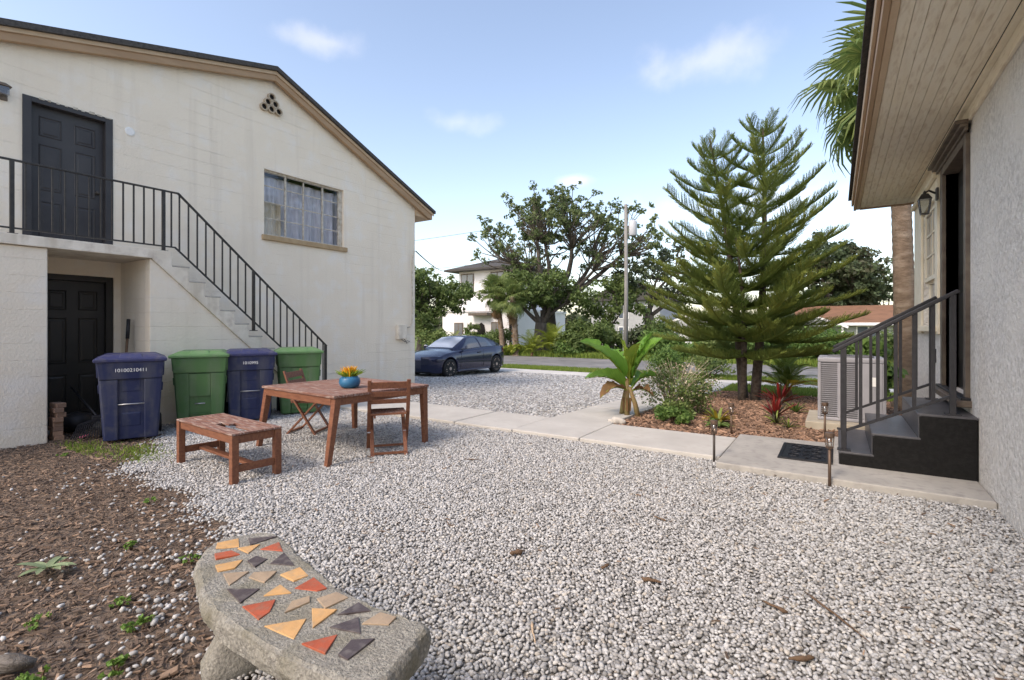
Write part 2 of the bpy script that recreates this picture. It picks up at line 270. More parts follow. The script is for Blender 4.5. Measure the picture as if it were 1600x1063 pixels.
# ------------------------------------------------------------------ mesh helpers
class MB:
    def __init__(s): s.v = []; s.f = []
    def add(s, vs, fs):
        b = len(s.v); s.v += [tuple(p) for p in vs]; s.f += [tuple(i+b for i in f) for f in fs]; return s
    def box(s, x0, x1, y0, y1, z0, z1, mtx=None):
        vs = [Vector(p) for p in ((x0,y0,z0),(x1,y0,z0),(x1,y1,z0),(x0,y1,z0),(x0,y0,z1),(x1,y0,z1),(x1,y1,z1),(x0,y1,z1))]
        if mtx is not None: vs = [mtx @ p for p in vs]
        return s.add(vs, [(0,3,2,1),(4,5,6,7),(0,1,5,4),(1,2,6,5),(2,3,7,6),(3,0,4,7)])
    def hull(s, lo, hi):                       # two quads of 4 points
        return s.add(list(lo)+list(hi), [(0,3,2,1),(4,5,6,7),(0,1,5,4),(1,2,6,5),(2,3,7,6),(3,0,4,7)])
    def bar(s, a, b, w, h, up=(0, 0, 1)):      # square bar from a to b
        a, b = Vector(a), Vector(b); d = (b-a).normalized(); u = Vector(up)
        if abs(d.dot(u)) > .99: u = Vector((1, 0, 0))
        r = d.cross(u).normalized(); u = r.cross(d)
        q = lambda p: [p-r*w/2-u*h/2, p+r*w/2-u*h/2, p+r*w/2+u*h/2, p-r*w/2+u*h/2]
        return s.hull(q(a), q(b))
    def tube(s, pts, rad, n=8, caps=True):
        pts = [Vector(p) for p in pts]
        if not hasattr(rad, '__len__'): rad = [rad]*len(pts)
        base = len(s.v); prev = None
        for i, p in enumerate(pts):
            d = (pts[min(i+1, len(pts)-1)]-pts[max(i-1, 0)])
            d = d.normalized() if d.length > 1e-9 else Vector((0, 0, 1))
            if prev is None:
                u = d.orthogonal().normalized()
            else:
                u = (prev - d*prev.dot(d)); u = u.normalized() if u.length > 1e-6 else d.orthogonal().normalized()
            prev = u; w = d.cross(u)
            for k in range(n):
                a = 2*math.pi*k/n; s.v.append(tuple(p+(u*math.cos(a)+w*math.sin(a))*rad[i]))
        for i in range(len(pts)-1):
            for k in range(n):
                a = base+i*n+k; b = base+i*n+(k+1) % n; s.f.append((a, b, b+n, a+n))
        if caps:
            s.f.append(tuple(base+k for k in reversed(range(n)))); e = base+(len(pts)-1)*n; s.f.append(tuple(e+k for k in range(n)))
        return s
    def lathe(s, prof, n=20, c=(0, 0, 0), ax='z'):
        base = len(s.v)
        for r, z in prof:
            for k in range(n):
                a = 2*math.pi*k/n; p = (r*math.cos(a), r*math.sin(a), z)
                if ax == 'y': p = (p[0], p[2], p[1])
                if ax == 'x': p = (p[2], p[0], p[1])
                s.v.append((p[0]+c[0], p[1]+c[1], p[2]+c[2]))
        for i in range(len(prof)-1):
            for k in range(n):
                a = base+i*n+k; b = base+i*n+(k+1) % n; s.f.append((a, b, b+n, a+n))
        s.f.append(tuple(base+k for k in reversed(range(n)))); e = base+(len(prof)-1)*n; s.f.append(tuple(e+k for k in range(n)))
        return s
    def prism(s, poly, axis, a, b):            # polygon extruded along an axis
        def P(u, v, t): return {'x': (t, u, v), 'y': (u, t, v), 'z': (u, v, t)}[axis]
        n = len(poly)
        vs = [P(u, v, a) for u, v in poly]+[P(u, v, b) for u, v in poly]
        return s.add(vs, [tuple(range(n-1, -1, -1)), tuple(range(n, 2*n))]+[(i, (i+1) % n, n+(i+1) % n, n+i) for i in range(n)])
    def mesh(s, name, m=None, smooth=False):
        me = bpy.data.meshes.new(name); me.from_pydata(s.v, [], s.f)
        bm = bmesh.new(); bm.from_mesh(me); bmesh.ops.recalc_face_normals(bm, faces=bm.faces)
        bm.to_mesh(me); bm.free()
        if smooth: me.polygons.foreach_set('use_smooth', [True]*len(me.polygons))
        if m: me.materials.append(m if not isinstance(m, str) else M[m])
        return me
    def build(s, name, m, parent=None, bevel=0, smooth=False, wo=False, seg=2, sub=0):
        if wo and parent is not None:
            r = parent
            while r.parent: r = r.parent
            l = r.location; s.v = [(p[0]-l.x, p[1]-l.y, p[2]-l.z) for p in s.v]
        o = link(name, s.mesh(name, m, smooth), parent)
        if bevel:
            b = o.modifiers.new('bevel', 'BEVEL'); b.width = bevel; b.segments = seg; b.limit_method = 'ANGLE'; b.angle_limit = R(35); b.harden_normals = False
        if sub:
            b = o.modifiers.new('sub', 'SUBSURF'); b.levels = sub; b.render_levels = sub
        return o
def link(name, data, parent=None):
    o = bpy.data.objects.new(name, data); C.objects.link(o)
    if parent is not None: o.parent = parent
    return o
def tag(o, label, cat, group=None):
    o['label'] = label; o['category'] = cat
    if group: o['group'] = group
    return o
def thing(name, label, cat, loc=(0, 0, 0), rz=0, group=None):
    o = link(name, None); o.location = loc; o.rotation_euler = (0, 0, rz); o.empty_display_size = .2
    return tag(o, label, cat, group)
def struct(o, label=None):
    o['kind'] = 'structure'
    if label: o['label'] = label
    return o
def stuff(o, label, cat):
    o['kind'] = 'stuff'; o['label'] = label; o['category'] = cat; return o
def copy_tree(o, parent=None):
    c = o.copy(); C.objects.link(c); c.parent = parent
    for ch in list(o.children): copy_tree(ch, c)
    return c
def smooth_angle(me): me.polygons.foreach_set('use_smooth', [True]*len(me.polygons))
def text_mesh(name, body, size, m, parent, mtx, depth=.001):
    cu = bpy.data.curves.new('txt', 'FONT'); cu.body = body; cu.size = size; cu.extrude = depth; cu.align_x = 'CENTER'; cu.align_y = 'CENTER'
    t = bpy.data.objects.new('txt', cu); C.objects.link(t)
    bpy.context.view_layer.update()
    me = bpy.data.meshes.new_from_object(t.evaluated_get(bpy.context.evaluated_depsgraph_get()))
    bpy.data.objects.remove(t); bpy.data.curves.remove(cu)
    me.transform(mtx); me.materials.clear(); me.materials.append(M[m]); me.name = name
    return link(name, me, parent)
def sstep(a, b, x):
    t = min(1, max(0, (x-a)/(b-a))); return t*t*(3-2*t)
def gz(x, y):                                   # the lie of the land: the yard is level, then falls a little to the street
    return -.35*sstep(6.5, 15.5, y)
def grid(name, x0, x1, y0, y1, dz, m, nx=None, ny=None):
    nx = nx or max(1, int((x1-x0)/2)); ny = ny or max(1, int((y1-y0)/.8))
    b = MB(); vs = []; fs = []
    for j in range(ny+1):
        for i in range(nx+1):
            x = x0+(x1-x0)*i/nx; y = y0+(y1-y0)*j/ny; vs.append((x, y, gz(x, y)+dz))
    for j in range(ny):
        for i in range(nx):
            a = j*(nx+1)+i; fs.append((a, a+1, a+nx+2, a+nx+1))
    b.add(vs, fs); return b.build(name, m, smooth=True)
def in_poly(x, y, poly):
    """vectorised point in polygon"""
    x = np.asarray(x); y = np.asarray(y); c = np.zeros(x.shape, bool); n = len(poly)
    for i in range(n):
        x1, y1 = poly[i]; x2, y2 = poly[i-1]
        k = ((y1 > y) != (y2 > y)) & (x < (x2-x1)*(y-y1)/((y2-y1) if y2 != y1 else 1e-9)+x1)
        c ^= k
    return c
# scatter: one object whose points carry copies of a few small shapes (geometry nodes)
def scatter(name, pts, rots, scls, idx, protos, label, cat, parent=None):
    me = bpy.data.meshes.new(name); me.from_pydata(np.asarray(pts).tolist(), [], [])
    for nm, arr, tp in (('rot', rots, 'FLOAT_VECTOR'), ('scl', scls, 'FLOAT_VECTOR')):
        at = me.attributes.new(nm, tp, 'POINT'); at.data.foreach_set('vector', np.asarray(arr, np.float32).ravel())
    at = me.attributes.new('pidx', 'INT', 'POINT'); at.data.foreach_set('value', np.asarray(idx, np.int32))
    o = link(name, me, parent)
    ng = bpy.data.node_groups.new(name+' nodes', 'GeometryNodeTree')
    ng.interface.new_socket('Geometry', in_out='INPUT', socket_type='NodeSocketGeometry'); ng.interface.new_socket('Geometry', in_out='OUTPUT', socket_type='NodeSocketGeometry')
    N, L = ng.nodes, ng.links
    gi = N.new('NodeGroupInput'); go = N.new('NodeGroupOutput'); ip = N.new('GeometryNodeInstanceOnPoints')
    ci = N.new('GeometryNodeCollectionInfo'); ci.inputs['Separate Children'].default_value = True; ci.inputs['Reset Children'].default_value = True
    ci.inputs['Collection'].default_value = protos
    def na(nm, tp):
        a = N.new('GeometryNodeInputNamedAttribute'); a.data_type = tp; a.inputs['Name'].default_value = nm; return a.outputs[0]
    L.new(gi.outputs[0], ip.inputs['Points']); L.new(ci.outputs[0], ip.inputs['Instance']); ip.inputs['Pick Instance'].default_value = True
    L.new(na('pidx', 'INT'), ip.inputs['Instance Index']); L.new(na('rot', 'FLOAT_VECTOR'), ip.inputs['Rotation']); L.new(na('scl', 'FLOAT_VECTOR'), ip.inputs['Scale'])
    L.new(ip.outputs[0], go.inputs[0])
    md = o.modifiers.new('scatter', 'NODES'); md.node_group = ng
    return stuff(o, label, cat)
def proto_collection(name, meshes):
    c = bpy.data.collections.new(name)
    for i, me in enumerate(meshes):
        o = bpy.data.objects.new('%s_%d' % (name, i), me); c.objects.link(o)
    return c
def pebble_mesh(i, m):
    r = random.Random(i); bm = bmesh.new(); bmesh.ops.create_icosphere(bm, subdivisions=2 if False else 1, radius=.5)
    off = Vector((r.random()*50, 0, 0)); sx, sy, sz = 1.15, r.uniform(.75, .95), r.uniform(.55, .75)
    for v in bm.verts:
        k = 1+.28*mnoise.noise(v.co*2.2+off)
        v.co = Vector((v.co.x*sx*k, v.co.y*sy*k, v.co.z*sz*k))
    me = bpy.data.meshes.new('pebble'); bm.to_mesh(me); bm.free(); smooth_angle(me); me.materials.append(M[m]); return me
def chip_mesh(i, m):
    r = random.Random(i+100); a = r.uniform(.18, .4)
    lo = [(-.5, -a*.5, -.03), (.45, -a*r.uniform(.2, .6), -.03), (.5, a*r.uniform(.1, .5), -.03), (-.42, a*.5, -.03)]
    t = r.uniform(.04, .12)
    hi = [(x*.9, y*.85, t+r.uniform(-.05, .06)) for x, y, z in lo]
    return MB().hull(lo, hi).mesh('chip', m)
# ================================================================== THE SETTING
g = MB()
ys = [-60, -30, -10, -4, 0, 3, 6, 7, 8, 9, 10, 11, 12, 13, 14, 15, 16, 18, 22, 30, 60, 150, 400, 900]
xs = [-900, -300, -100, -50, -30, -15, 0, 15, 40, 100, 300, 900]
vs = [(x, y, gz(x, y)-.02) for y in ys for x in xs]
fs = [(j*len(xs)+i, j*len(xs)+i+1, (j+1)*len(xs)+i+1, (j+1)*len(xs)+i) for j in range(len(ys)-1) for i in range(len(xs)-1)]
struct(g.add(vs, fs).build('ground', 'soil', smooth=True), 'brown soil of the yard and the land beyond')
struct(grid('lawn', -200, 200, 25.6, 300, -.012, 'lawn', 20, 20), 'rough green grass beyond the street')
struct(grid('grass_verge', -12.6, 40, 17.5, 19.0, .012, 'lawn', 20, 3), 'strip of verge grass beside the street')
struct(grid('side_lawn', -2.6, 30, 14.2, 16.2, .004, 'lawn', 10, 4), 'sunlit grass strip behind the mulch bed')
struct(grid('street', -200, 200, 19.0, 25.6, .0, 'asphalt', 20, 6), 'grey asphalt street crossing behind the driveway')
struct(grid('driveway_apron', -14.5, 1.5, 16.2, 17.5, .006, 'apron', 6, 3), 'pale concrete strip between gravel and street')
struct(grid('apron_throat', -14.5, -12.6, 17.5, 19.0, .010, 'apron', 2, 3), 'pale concrete crossing to the street')
struct(grid('driveway', -24, -2.62, 6.55, 16.2, -.002, 'drive', 16, 14), 'white gravel driveway beyond the concrete walk')
struct(grid('mulch_bed', -2.64, 9, 6.5, 14.2, .004, 'mulchbase', 8, 14), 'planting bed covered in red brown mulch')
GRAVEL = [(-7.9, 5.5), (-7.9, 3.1), (-6.9, 2.75), (-6.35, 2.42), (-5.85, 2.02), (-5.2, 1.92), (-4.6, 2.0), (-4.14, 1.89), (-3.6, 1.78), (-3.3, 1.62), (-2.9, 1.5),
          (-2.5, 1.28), (-2.0, 1.12), (-1.7, .9), (-1.25, .62), (-.9, .2), (-.8, -1.2), (1.03, -1.2), (1.03, 5.25), (-.98, 5.25), (-.98, 5.5)]
GB = [(x+.14, y+.13) if (1 < i < 16) else (x, y) for i, (x, y) in enumerate(GRAVEL)]
b = MB(); b.add([(x, y, -.006) for x, y in GB], [tuple(range(len(GB)))])
struct(b.build('gravel_bed', 'gravelbase'), 'bed under the white pebbles of the yard')

struct(grid('bounce_gravel', -9, 1.03, -16, -1.21, -.006, 'drive', 6, 10), 'unseen gravel added behind the camera to bounce light')  # unseen sheet, added to bounce light onto the cream facade
# concrete walk: separate slabs with open joints
walk = struct(link('walkway', None), 'concrete walk of slabs crossing the yard')
xs_w = [-8.95, -7.3, -5.75, -4.55, -3.57]
for i in range(4):
    MB().box(xs_w[i]+.006, xs_w[i+1]-.006, 5.45, 6.5, -.2, .045+rnd.uniform(-.004, .004)).build('slab', 'concrete', walk, bevel=.012)
MB().box(-3.564, -2.606, 5.45, 6.55, -.2, .047).build('slab', 'concrete', walk, bevel=.012)
MB().box(-2.594, -1.01, 5.45, 6.5, -.2, .05).build('slab', 'concrete', walk, bevel=.012)
y = 6.56
while y < 16:
    y2 = y+1.4; z = gz(0, (y+y2)/2)
    b = MB(); b.hull([(-3.56, y, gz(0, y)-.2), (-2.65, y, gz(0, y)-.2), (-2.65, y2-.012, gz(0, y2)-.2), (-3.56, y2-.012, gz(0, y2)-.2)],
                     [(-3.56, y, gz(0, y)+.04), (-2.65, y, gz(0, y)+.04), (-2.65, y2-.012, gz(0, y2)+.04), (-3.56, y2-.012, gz(0, y2)+.04)])
    b.build('slab', 'concrete', walk, bevel=.012); y = y2
MB().prism([(-.99, 5.16), (1.015, 5.12), (1.015, 7.15), (-.05, 7.15), (-.05, 6.72), (-1.0, 6.68)], 'z', -.2, .065).build('landing_slab', 'concrete_d', walk, bevel=.012)

# ------------------------------------------------------------------ pebbles, chips
pebbles = proto_collection('pebble_shapes', [pebble_mesh(i, 'pebble') for i in range(6)])
chips = proto_collection('chip_shapes', [chip_mesh(i, 'chip') for i in range(6)])
chips_r = proto_collection('red_chip_shapes', [chip_mesh(i+20, 'chip_r') for i in range(6)])
rs = np.random.RandomState(3)
def jit(x0, x1, y0, y1, s, j=.35):
    X, Y = np.meshgrid(np.arange(x0, x1, s), np.arange(y0, y1, s*.866))
    X = X+(np.arange(X.shape[0]) % 2)[:, None]*s/2
    X = X.ravel(); Y = Y.ravel()
    return X+rs.uniform(-j, j, X.size)*s, Y+rs.uniform(-j, j, Y.size)*s
def gzv(y):
    t = np.clip((y-6.5)/9., 0, 1); return -.35*t*t*(3-2*t)
def edge_noise(x, y):
    return .05*np.sin(x*7.3+y*3.1)+.035*np.sin(x*15.7-y*11.3)+rs.normal(0, .07, x.shape)
PX, PY, PS = [], [], []
# near pebbles
x, y = jit(-8.0, 1.05, -.3, 5.5, .0195)
nx_ = edge_noise(x, y)
k = in_poly(x+nx_*.6, y+nx_, GRAVEL) & (x < 1.02) & (y < 5.46)
k &= ~((x > -1.0) & (y > 5.15))
PX.append(x[k]); PY.append(y[k]); PS.append(.014+.019*rs.beta(1.6, 2.4, k.sum()))
# pebbles strewn over the soil next to the gravel
n = 14000
x = rs.uniform(-6.5, -.9, n); y = rs.uniform(.2, 2.9, n)
cen = [(-2.75, 1.2, .38, 1.1), (-3.3, 1.35, .5, .8), (-2.3, .85, .5, .35), (-4.2, 1.7, .6, .35), (-5.6, 2.0, .8, .30), (-3.0, .8, .9, .13), (-6.2, 2.5, .5, .3), (-3.8, 1.2, .8, .22)]
p = np.full(n, .018)
for cx, cy, r, a in cen: p += a*np.exp(-((x-cx)**2+(y-cy)**2)/(2*(r*.45)**2))
k = (rs.uniform(0, 1, n) < p*.42) & ~in_poly(x, y, GRAVEL)
PX.append(x[k]); PY.append(y[k]); PS.append(.014+.026*rs.beta(1.5, 3, k.sum()))
x = np.concatenate(PX); y = np.concatenate(PY); s = np.concatenate(PS); n = len(x)
pts = np.stack([x, y, rs.uniform(-.004, .010, n)], 1)
rot = np.stack([rs.uniform(-.6, .6, n), rs.uniform(-.6, .6, n), rs.uniform(0, 6.28, n)], 1)
scl = np.stack([s*rs.uniform(.85, 1.25, n), s, s*rs.uniform(.85, 1.15, n)], 1)
scatter('pebble_gravel', pts, rot, scl, rs.randint(0, 6, n), pebbles, 'loose white and grey pebbles covering the yard', 'gravel')
# driveway stones, coarser where far
x1, y1 = jit(-13, -2.6, 6.55, 10.5, .05); x2, y2 = jit(-16, -2.6, 10.5, 16.2, .085)
x = np.concatenate([x1, x2]); y = np.concatenate([y1, y2]); s = np.concatenate([rs.uniform(.03, .058, x1.size), rs.uniform(.05, .09, x2.size)])
k = ~((x > -3.60) & (x < -2.6)) & ~((x < -8.9) & (y < 9.3))
x, y, s = x[k], y[k], s[k]; n = len(x)
pts = np.stack([x, y, gzv(y)+rs.uniform(-.006, .008, n)], 1)
rot = np.stack([rs.uniform(-.5, .5, n), rs.uniform(-.5, .5, n), rs.uniform(0, 6.28, n)], 1)
scatter('driveway_gravel', pts, rot, np.stack([s, s, s*.5], 1), rs.randint(0, 6, n), pebbles, 'white gravel covering the driveway behind the walk', 'gravel')
# bark chips on the soil at left
x, y = jit(-8.9, -.4, .15, 3.2, .025, .6)
d = x*0
k = ~in_poly(x, y, GRAVEL) & ~((x < -7.95) & (y < 1.97)) & (rs.uniform(0, 1, x.size) < .85)
x, y = x[k], y[k]; n = len(x); s = rs.uniform(.014, .048, n)*np.where(rs.uniform(0, 1, n) < .06, 1.8, 1)
pts = np.stack([x, y, rs.uniform(-.014, .0, n)], 1)
rot = np.stack([rs.uniform(-.35, .35, n), rs.uniform(-.35, .35, n), rs.uniform(0, 6.28, n)], 1)
scatter('bark_chips', pts, rot, np.stack([s, s*rs.uniform(.5, 1.1, n), s], 1), rs.randint(0, 6, n), chips, 'brown bark chips strewn over the soil at left', 'mulch')
# brown leaf bits that lie here and there on the pebbles
n = 2600; x = rs.uniform(-7.8, 1.0, n); y = rs.uniform(.2, 5.4, n)
p = .10+.5*np.exp(-((x-.9)/.35)**2)+.35*(np.sin(x*2.3+1)*np.sin(y*2.9+.5) > .72)
k = in_poly(x, y, GRAVEL) & (rs.uniform(0, 1, n) < p); x, y = x[k], y[k]; n = len(x); s = rs.uniform(.015, .05, n)
scatter('leaf_litter', np.stack([x, y, rs.uniform(.014, .022, n)], 1), np.stack([rs.uniform(-.4, .4, n), rs.uniform(-.4, .4, n), rs.uniform(0, 6.28, n)], 1), np.stack([s, s*rs.uniform(.5, 1., n), s], 1), rs.randint(0, 6, n), chips, 'small brown leaf and bark bits on the pebbles', 'leaf litter')
# red mulch in the bed
x, y = jit(-2.6, 2.5, 6.58, 14.2, .048, .6)
k = ~((x > 1.0) & (y < 9.8)) & ~((x > -.05) & (y < 7.2)) & ~((x > -1.02) & (y < 6.74))
x, y = x[k], y[k]; n = len(x); s = rs.uniform(.05, .12, n)
pts = np.stack([x, y, gzv(y)+rs.uniform(.0, .018, n)], 1)
rot = np.stack([rs.uniform(-.45, .45, n), rs.uniform(-.45, .45, n), rs.uniform(0, 6.28, n)], 1)
scatter('mulch_chips', pts, rot, np.stack([s, s*rs.uniform(.6, 1.1, n), s*.9], 1), rs.randint(0, 6, n), chips_r, 'red brown mulch chips covering the planting bed', 'mulch')

# grass blades
def blades(name, x, y, z, h, m, label, w=.012, lean=.4):
    n = len(x); a = rs.uniform(0, 6.28, n); hh = h*rs.uniform(.5, 1.2, n); la = rs.uniform(0, 6.28, n); ll = hh*rs.uniform(0, lean, n)
    ww = w*rs.uniform(.7, 1.4, n)
    v = np.zeros((n, 3, 3)); v[:, 0] = np.stack([x-np.cos(a)*ww, y-np.sin(a)*ww, z], 1); v[:, 1] = np.stack([x+np.cos(a)*ww, y+np.sin(a)*ww, z], 1)
    v[:, 2] = np.stack([x+np.cos(la)*ll, y+np.sin(la)*ll, z+hh], 1)
    me = bpy.data.meshes.new(name); me.from_pydata(v.reshape(-1, 3).tolist(), [], np.arange(3*n).reshape(n, 3).tolist()); me.materials.append(M[m])
    return stuff(link(name, me), label, 'grass')
n = 26000; x = rs.uniform(-2.6, 6, n); y = rs.uniform(14.2, 16.2, n)
blades('grass', x, y, gzv(y), .09, 'grassblade', 'short sunlit grass behind the mulch bed', .012)
n = 26000; x = rs.uniform(-12.6, 8, n); y = rs.uniform(17.5, 19.0, n)
blades('grass', x, y, gzv(y), .10, 'grassblade', 'short grass along the near edge of the street', .016)
n = 60000; x = rs.uniform(-24, 16, n); y = 25.6+rs.uniform(0, 1, n)**1.5*12
blades('grass', x, y, gzv(y), .32, 'grassblade', 'tall rough grass along the far side of the street', .035)
n = 9000; x = rs.uniform(-8.0, -5.6, n); y = rs.uniform(1.95, 2.95, n)
dens = np.exp(-((x+7.2)**2/.16+(y-2.05)**2/.02))+np.exp(-((x+6.5)**2/.12+(y-2.35)**2/.03))+.7*np.exp(-((x+6.1)**2/.05+(y-2.3)**2/.02))
k = rs.uniform(0, 1, n) < dens*.9
blades('grass', x[k], y[k], 0*x[k]-.005, .04, 'grassblade', 'thin patchy grass in front of the first blue bin', .006, .9)

# ================================================================== CREAM BUILDING (left)
def wall_holes(b, u0, u1, z0, z1, holes, P, depth):
    """rectangular wall with rectangular openings; P(u,z,t) maps to space, t is the depth into the wall"""
    us = sorted({u0, u1, *[h[0] for h in holes], *[h[1] for h in holes]}); zs = sorted({z0, z1, *[h[2] for h in holes], *[h[3] for h in holes]})
    for i in range(len(us)-1):
        for j in range(len(zs)-1):
            cu, cz = (us[i]+us[i+1])/2, (zs[j]+zs[j+1])/2
            if any(h[0] < cu < h[1] and h[2] < cz < h[3] for h in holes): continue
            b.add([P(us[i], zs[j], 0), P(us[i+1], zs[j], 0), P(us[i+1], zs[j+1], 0), P(us[i], zs[j+1], 0)], [(0, 1, 2, 3)])
    for a, c, e, f in holes:
        for q in (((a, e), (a, f)), ((c, f), (c, e)), ((a, f), (c, f)), ((c, e), (a, e))):
            (p1, p2) = q; b.add([P(*p1, 0), P(*p2, 0), P(*p2, depth), P(*p1, depth)], [(0, 1, 2, 3)])
FX = -9.0
bld = thing('cream_building', 'two storey cream painted block building with tan gable trim', 'building', (-12, 4.3, 0))
b = MB()
PF = lambda y, z, t: (FX-t, y, z)
wall_holes(b, -.6, 9.23, -.4, 4.5, [(1.95, 2.91, 2.40, 4.46), (2.02, 2.93, .02, 2.12), (5.25, 7.05, 3.13, 4.37)], PF, .14)
b.add([(FX, -.6, 4.5), (FX, 9.23, 4.5), (FX, 9.23, 4.56), (FX, 5.4, 6.19), (FX, -.6, 4.52)], [(0, 1, 2, 3, 4)])
wl_ = b.build('wall', 'cream', bld, wo=True)
b = MB(); b.add([(FX, 9.23, -.5), (-20, 9.23, -.5), (-20, 9.23, 4.6), (FX, 9.23, 4.6)], [(0, 1, 2, 3)])
b.add([(FX, -.6, -.5), (-20, -.6, -.5), (-20, -.6, 4.6), (FX, -.6, 4.6)], [(0, 1, 2, 3)])
b.add([(-20, -.6, -.5), (-20, 9.23, -.5), (-20, 9.23, 4.5), (-20, 5.4, 6.19), (-20, -.6, 4.5)], [(0, 1, 2, 3, 4)])
b.build('side_wall', 'cream_x', bld, wo=True)
rf = MB().prism([(5.4, 6.30), (9.80, 4.43), (9.80, 4.36), (5.4, 6.22)], 'x', -20.2, -8.80).prism([(5.4, 6.30), (5.4, 6.22), (-1.1, 4.43), (-1.1, 4.51)], 'x', -20.2, -8.80).build('roof', 'shingle', bld, wo=True)
for nm, poly in (('rake_board', [(5.4, 6.215), (9.74, 4.372), (9.74, 4.20), (9.55, 4.25), (5.4, 6.045)]), ('rake_board', [(5.4, 6.215), (5.4, 6.045), (-1.0, 4.29), (-1.0, 4.455)])):
    MB().prism(poly, 'x', -8.955, -8.87).build(nm, 'fascia', bld, wo=True, bevel=.006)
MB().prism([(5.4, 6.215), (9.78, 4.356), (9.78, 4.30), (5.4, 6.155)], 'x', -8.868, -8.845).build('rake_moulding', 'fascia_l', bld, wo=True)
MB().prism([(5.4, 6.215), (5.4, 6.155), (-1.0, 4.40), (-1.0, 4.455)], 'x', -8.868, -8.845).build('rake_moulding', 'fascia_l', bld, wo=True)
MB().prism([(9.24, 4.24), (9.74, 4.20), (9.74, 4.36), (9.24, 4.56)], 'x', -19.9, -8.96).build('eave_box', 'fascia_l', bld, wo=True, bevel=.006)

def panel_door(name, y0, y1, z0, z1, x, m, parent, knob):
    """six panel door facing +X"""
    d = MB().box(x-.045, x, y0, y1, z0, z1).build(name, m, parent, wo=True, bevel=.003)
    w = y1-y0; h = z1-z0; pw = w*.30; gx = w*.115
    for cyl in (y0+gx+pw/2, y1-gx-pw/2):
        for a, c in ((.055, .335), (.41, .735), (.79, .93)):
            q0, q1, r0, r1 = cyl-pw/2, cyl+pw/2, z0+h*a, z0+h*c
            b = MB(); s1, s2 = .022, .05
            ring = lambda s, xx: [(xx, q0+s, r0+s), (xx, q1-s, r0+s), (xx, q1-s, r1-s), (xx, q0+s, r1-s)]
            pts = ring(0, x+.0005)+ring(.010, x+.009)+ring(s1, x-.004)+ring(s2, x+.007)
            fc = []
            for lv in range(3):
                for i in range(4): fc.append((lv*4+i, lv*4+(i+1) % 4, lv*4+4+(i+1) % 4, lv*4+4+i))
            fc.append((12, 13, 14, 15)); b.add(pts, fc); b.build('panel', m, d, wo=True)
    ky = y1-.07 if knob > 0 else y0+.07
    MB().lathe([(.028, 0), (.028, .008), (.012, .012), (.012, .035), (.028, .045), (.026, .065), (.008, .07)], 14, (x, ky, z0+h*.46), 'x').build('knob', 'iron', d, smooth=True, wo=True)
    return d
panel_door('upper_door', 2.03, 2.83, 2.46, 4.40, FX-.09, 'door', bld, 1)
fr = MB().box(FX-.12, FX+.012, 1.94, 2.03, 2.41, 4.47).box(FX-.12, FX+.012, 2.83, 2.92, 2.41, 4.47).box(FX-.12, FX+.012, 2.03, 2.83, 4.40, 4.47).build('door_frame', 'door', bld, wo=True, bevel=.004)
for y in np.arange(2.1, 2.85, .09):
    MB().box(FX+.013, FX+.022, y, y+rnd.uniform(.03, .08), 4.455, 4.455+rnd.uniform(.012, .035)).build('caulk_flake', 'winframe', bld, wo=True)
panel_door('lower_door', 2.10, 2.84, .06, 2.04, FX-.06, 'door_b', bld, -1)
MB().box(FX-.12, FX+.012, 2.02, 2.10, .02, 2.12).box(FX-.12, FX+.012, 2.84, 2.92, .02, 2.12).box(FX-.12, FX+.012, 2.10, 2.84, 2.04, 2.12).build('door_frame', 'door_b', bld, wo=True, bevel=.004)
MB().box(FX-.02, FX+.5, 2.0, 2.95, -.05, .02).build('door_step', 'step', bld, wo=True, bevel=.01)
# steel window of sixteen panes
win = link('window', None, bld); win.location = (0, 0, 0)
def wpart(mb, nm, m, **k): return mb.build(nm, m, win, wo=True, **k)
wy0, wy1, wz0, wz1 = 5.25, 7.05, 3.13, 4.37
wpart(MB().box(FX-.12, FX-.05, wy0, wy0+.03, wz0, wz1).box(FX-.12, FX-.05, wy1-.09, wy1, wz0, wz1).box(FX-.12, FX-.05, wy0+.03, wy1-.09, wz1-.035, wz1).box(FX-.12, FX-.05, wy0+.03, wy1-.09, wz0, wz0+.03), 'window_frame', 'winframe', bevel=.003)
ya, yb, za, zb = wy0+.03, wy1-.09, wz0+.03, wz1-.035
ycols = [ya+(yb-ya)*t for t in (0, .265, .50, .765, 1)]; zrows = [za+(zb-za)*t for t in (0, .26, .52, .78, 1)]
for i, yy in enumerate(ycols[1:-1]): 
    w_ = .016 if i != 1 else .009; wpart(MB().box(FX-.10, FX-.065, yy-w_, yy+w_, za, zb), 'mullion', 'winframe')
for i in range(4):
    for zz in zrows[1:-1]: wpart(MB().box(FX-.092, FX-.072, ycols[i]+.017, ycols[i+1]-.017, zz-.009, zz+.009), 'glazing_bar', 'winframe')
    for j in range(4):
        wpart(MB().add([(FX-.082, ycols[i]+.017, zrows[j]+.006), (FX-.082, ycols[i+1]-.017, zrows[j]+.006), (FX-.082, ycols[i+1]-.017, zrows[j+1]-.006), (FX-.082, ycols[i]+.017, zrows[j+1]-.006)], [(0, 1, 2, 3)]), 'pane', 'pane')
def drape(y0, y1, z0, z1, m, k=26, amp=.025, x=FX-.22):
    n = 80; b = MB(); top = [(x+amp*math.sin(i*k/n*1.7)+.012*math.sin(i*1.9), y0+(y1-y0)*i/n, z1-.02*abs(math.sin(i*.13))) for i in range(n+1)]
    bot = [(x+amp*1.4*math.sin(i*k/n*1.7+.4)+.02*math.sin(i*.9), y0+(y1-y0)*i/n, z0) for i in range(n+1)]
    b.add(top+bot, [(i, i+1, n+2+i, n+1+i) for i in range(n)]); return b.build('curtain', m, win, wo=True, smooth=True)
drape(5.20, 7.1, 3.1, 4.30, 'curtain'); drape(5.20, 5.66, 3.1, 3.80, 'curtain_t', 12, .015, FX-.155)
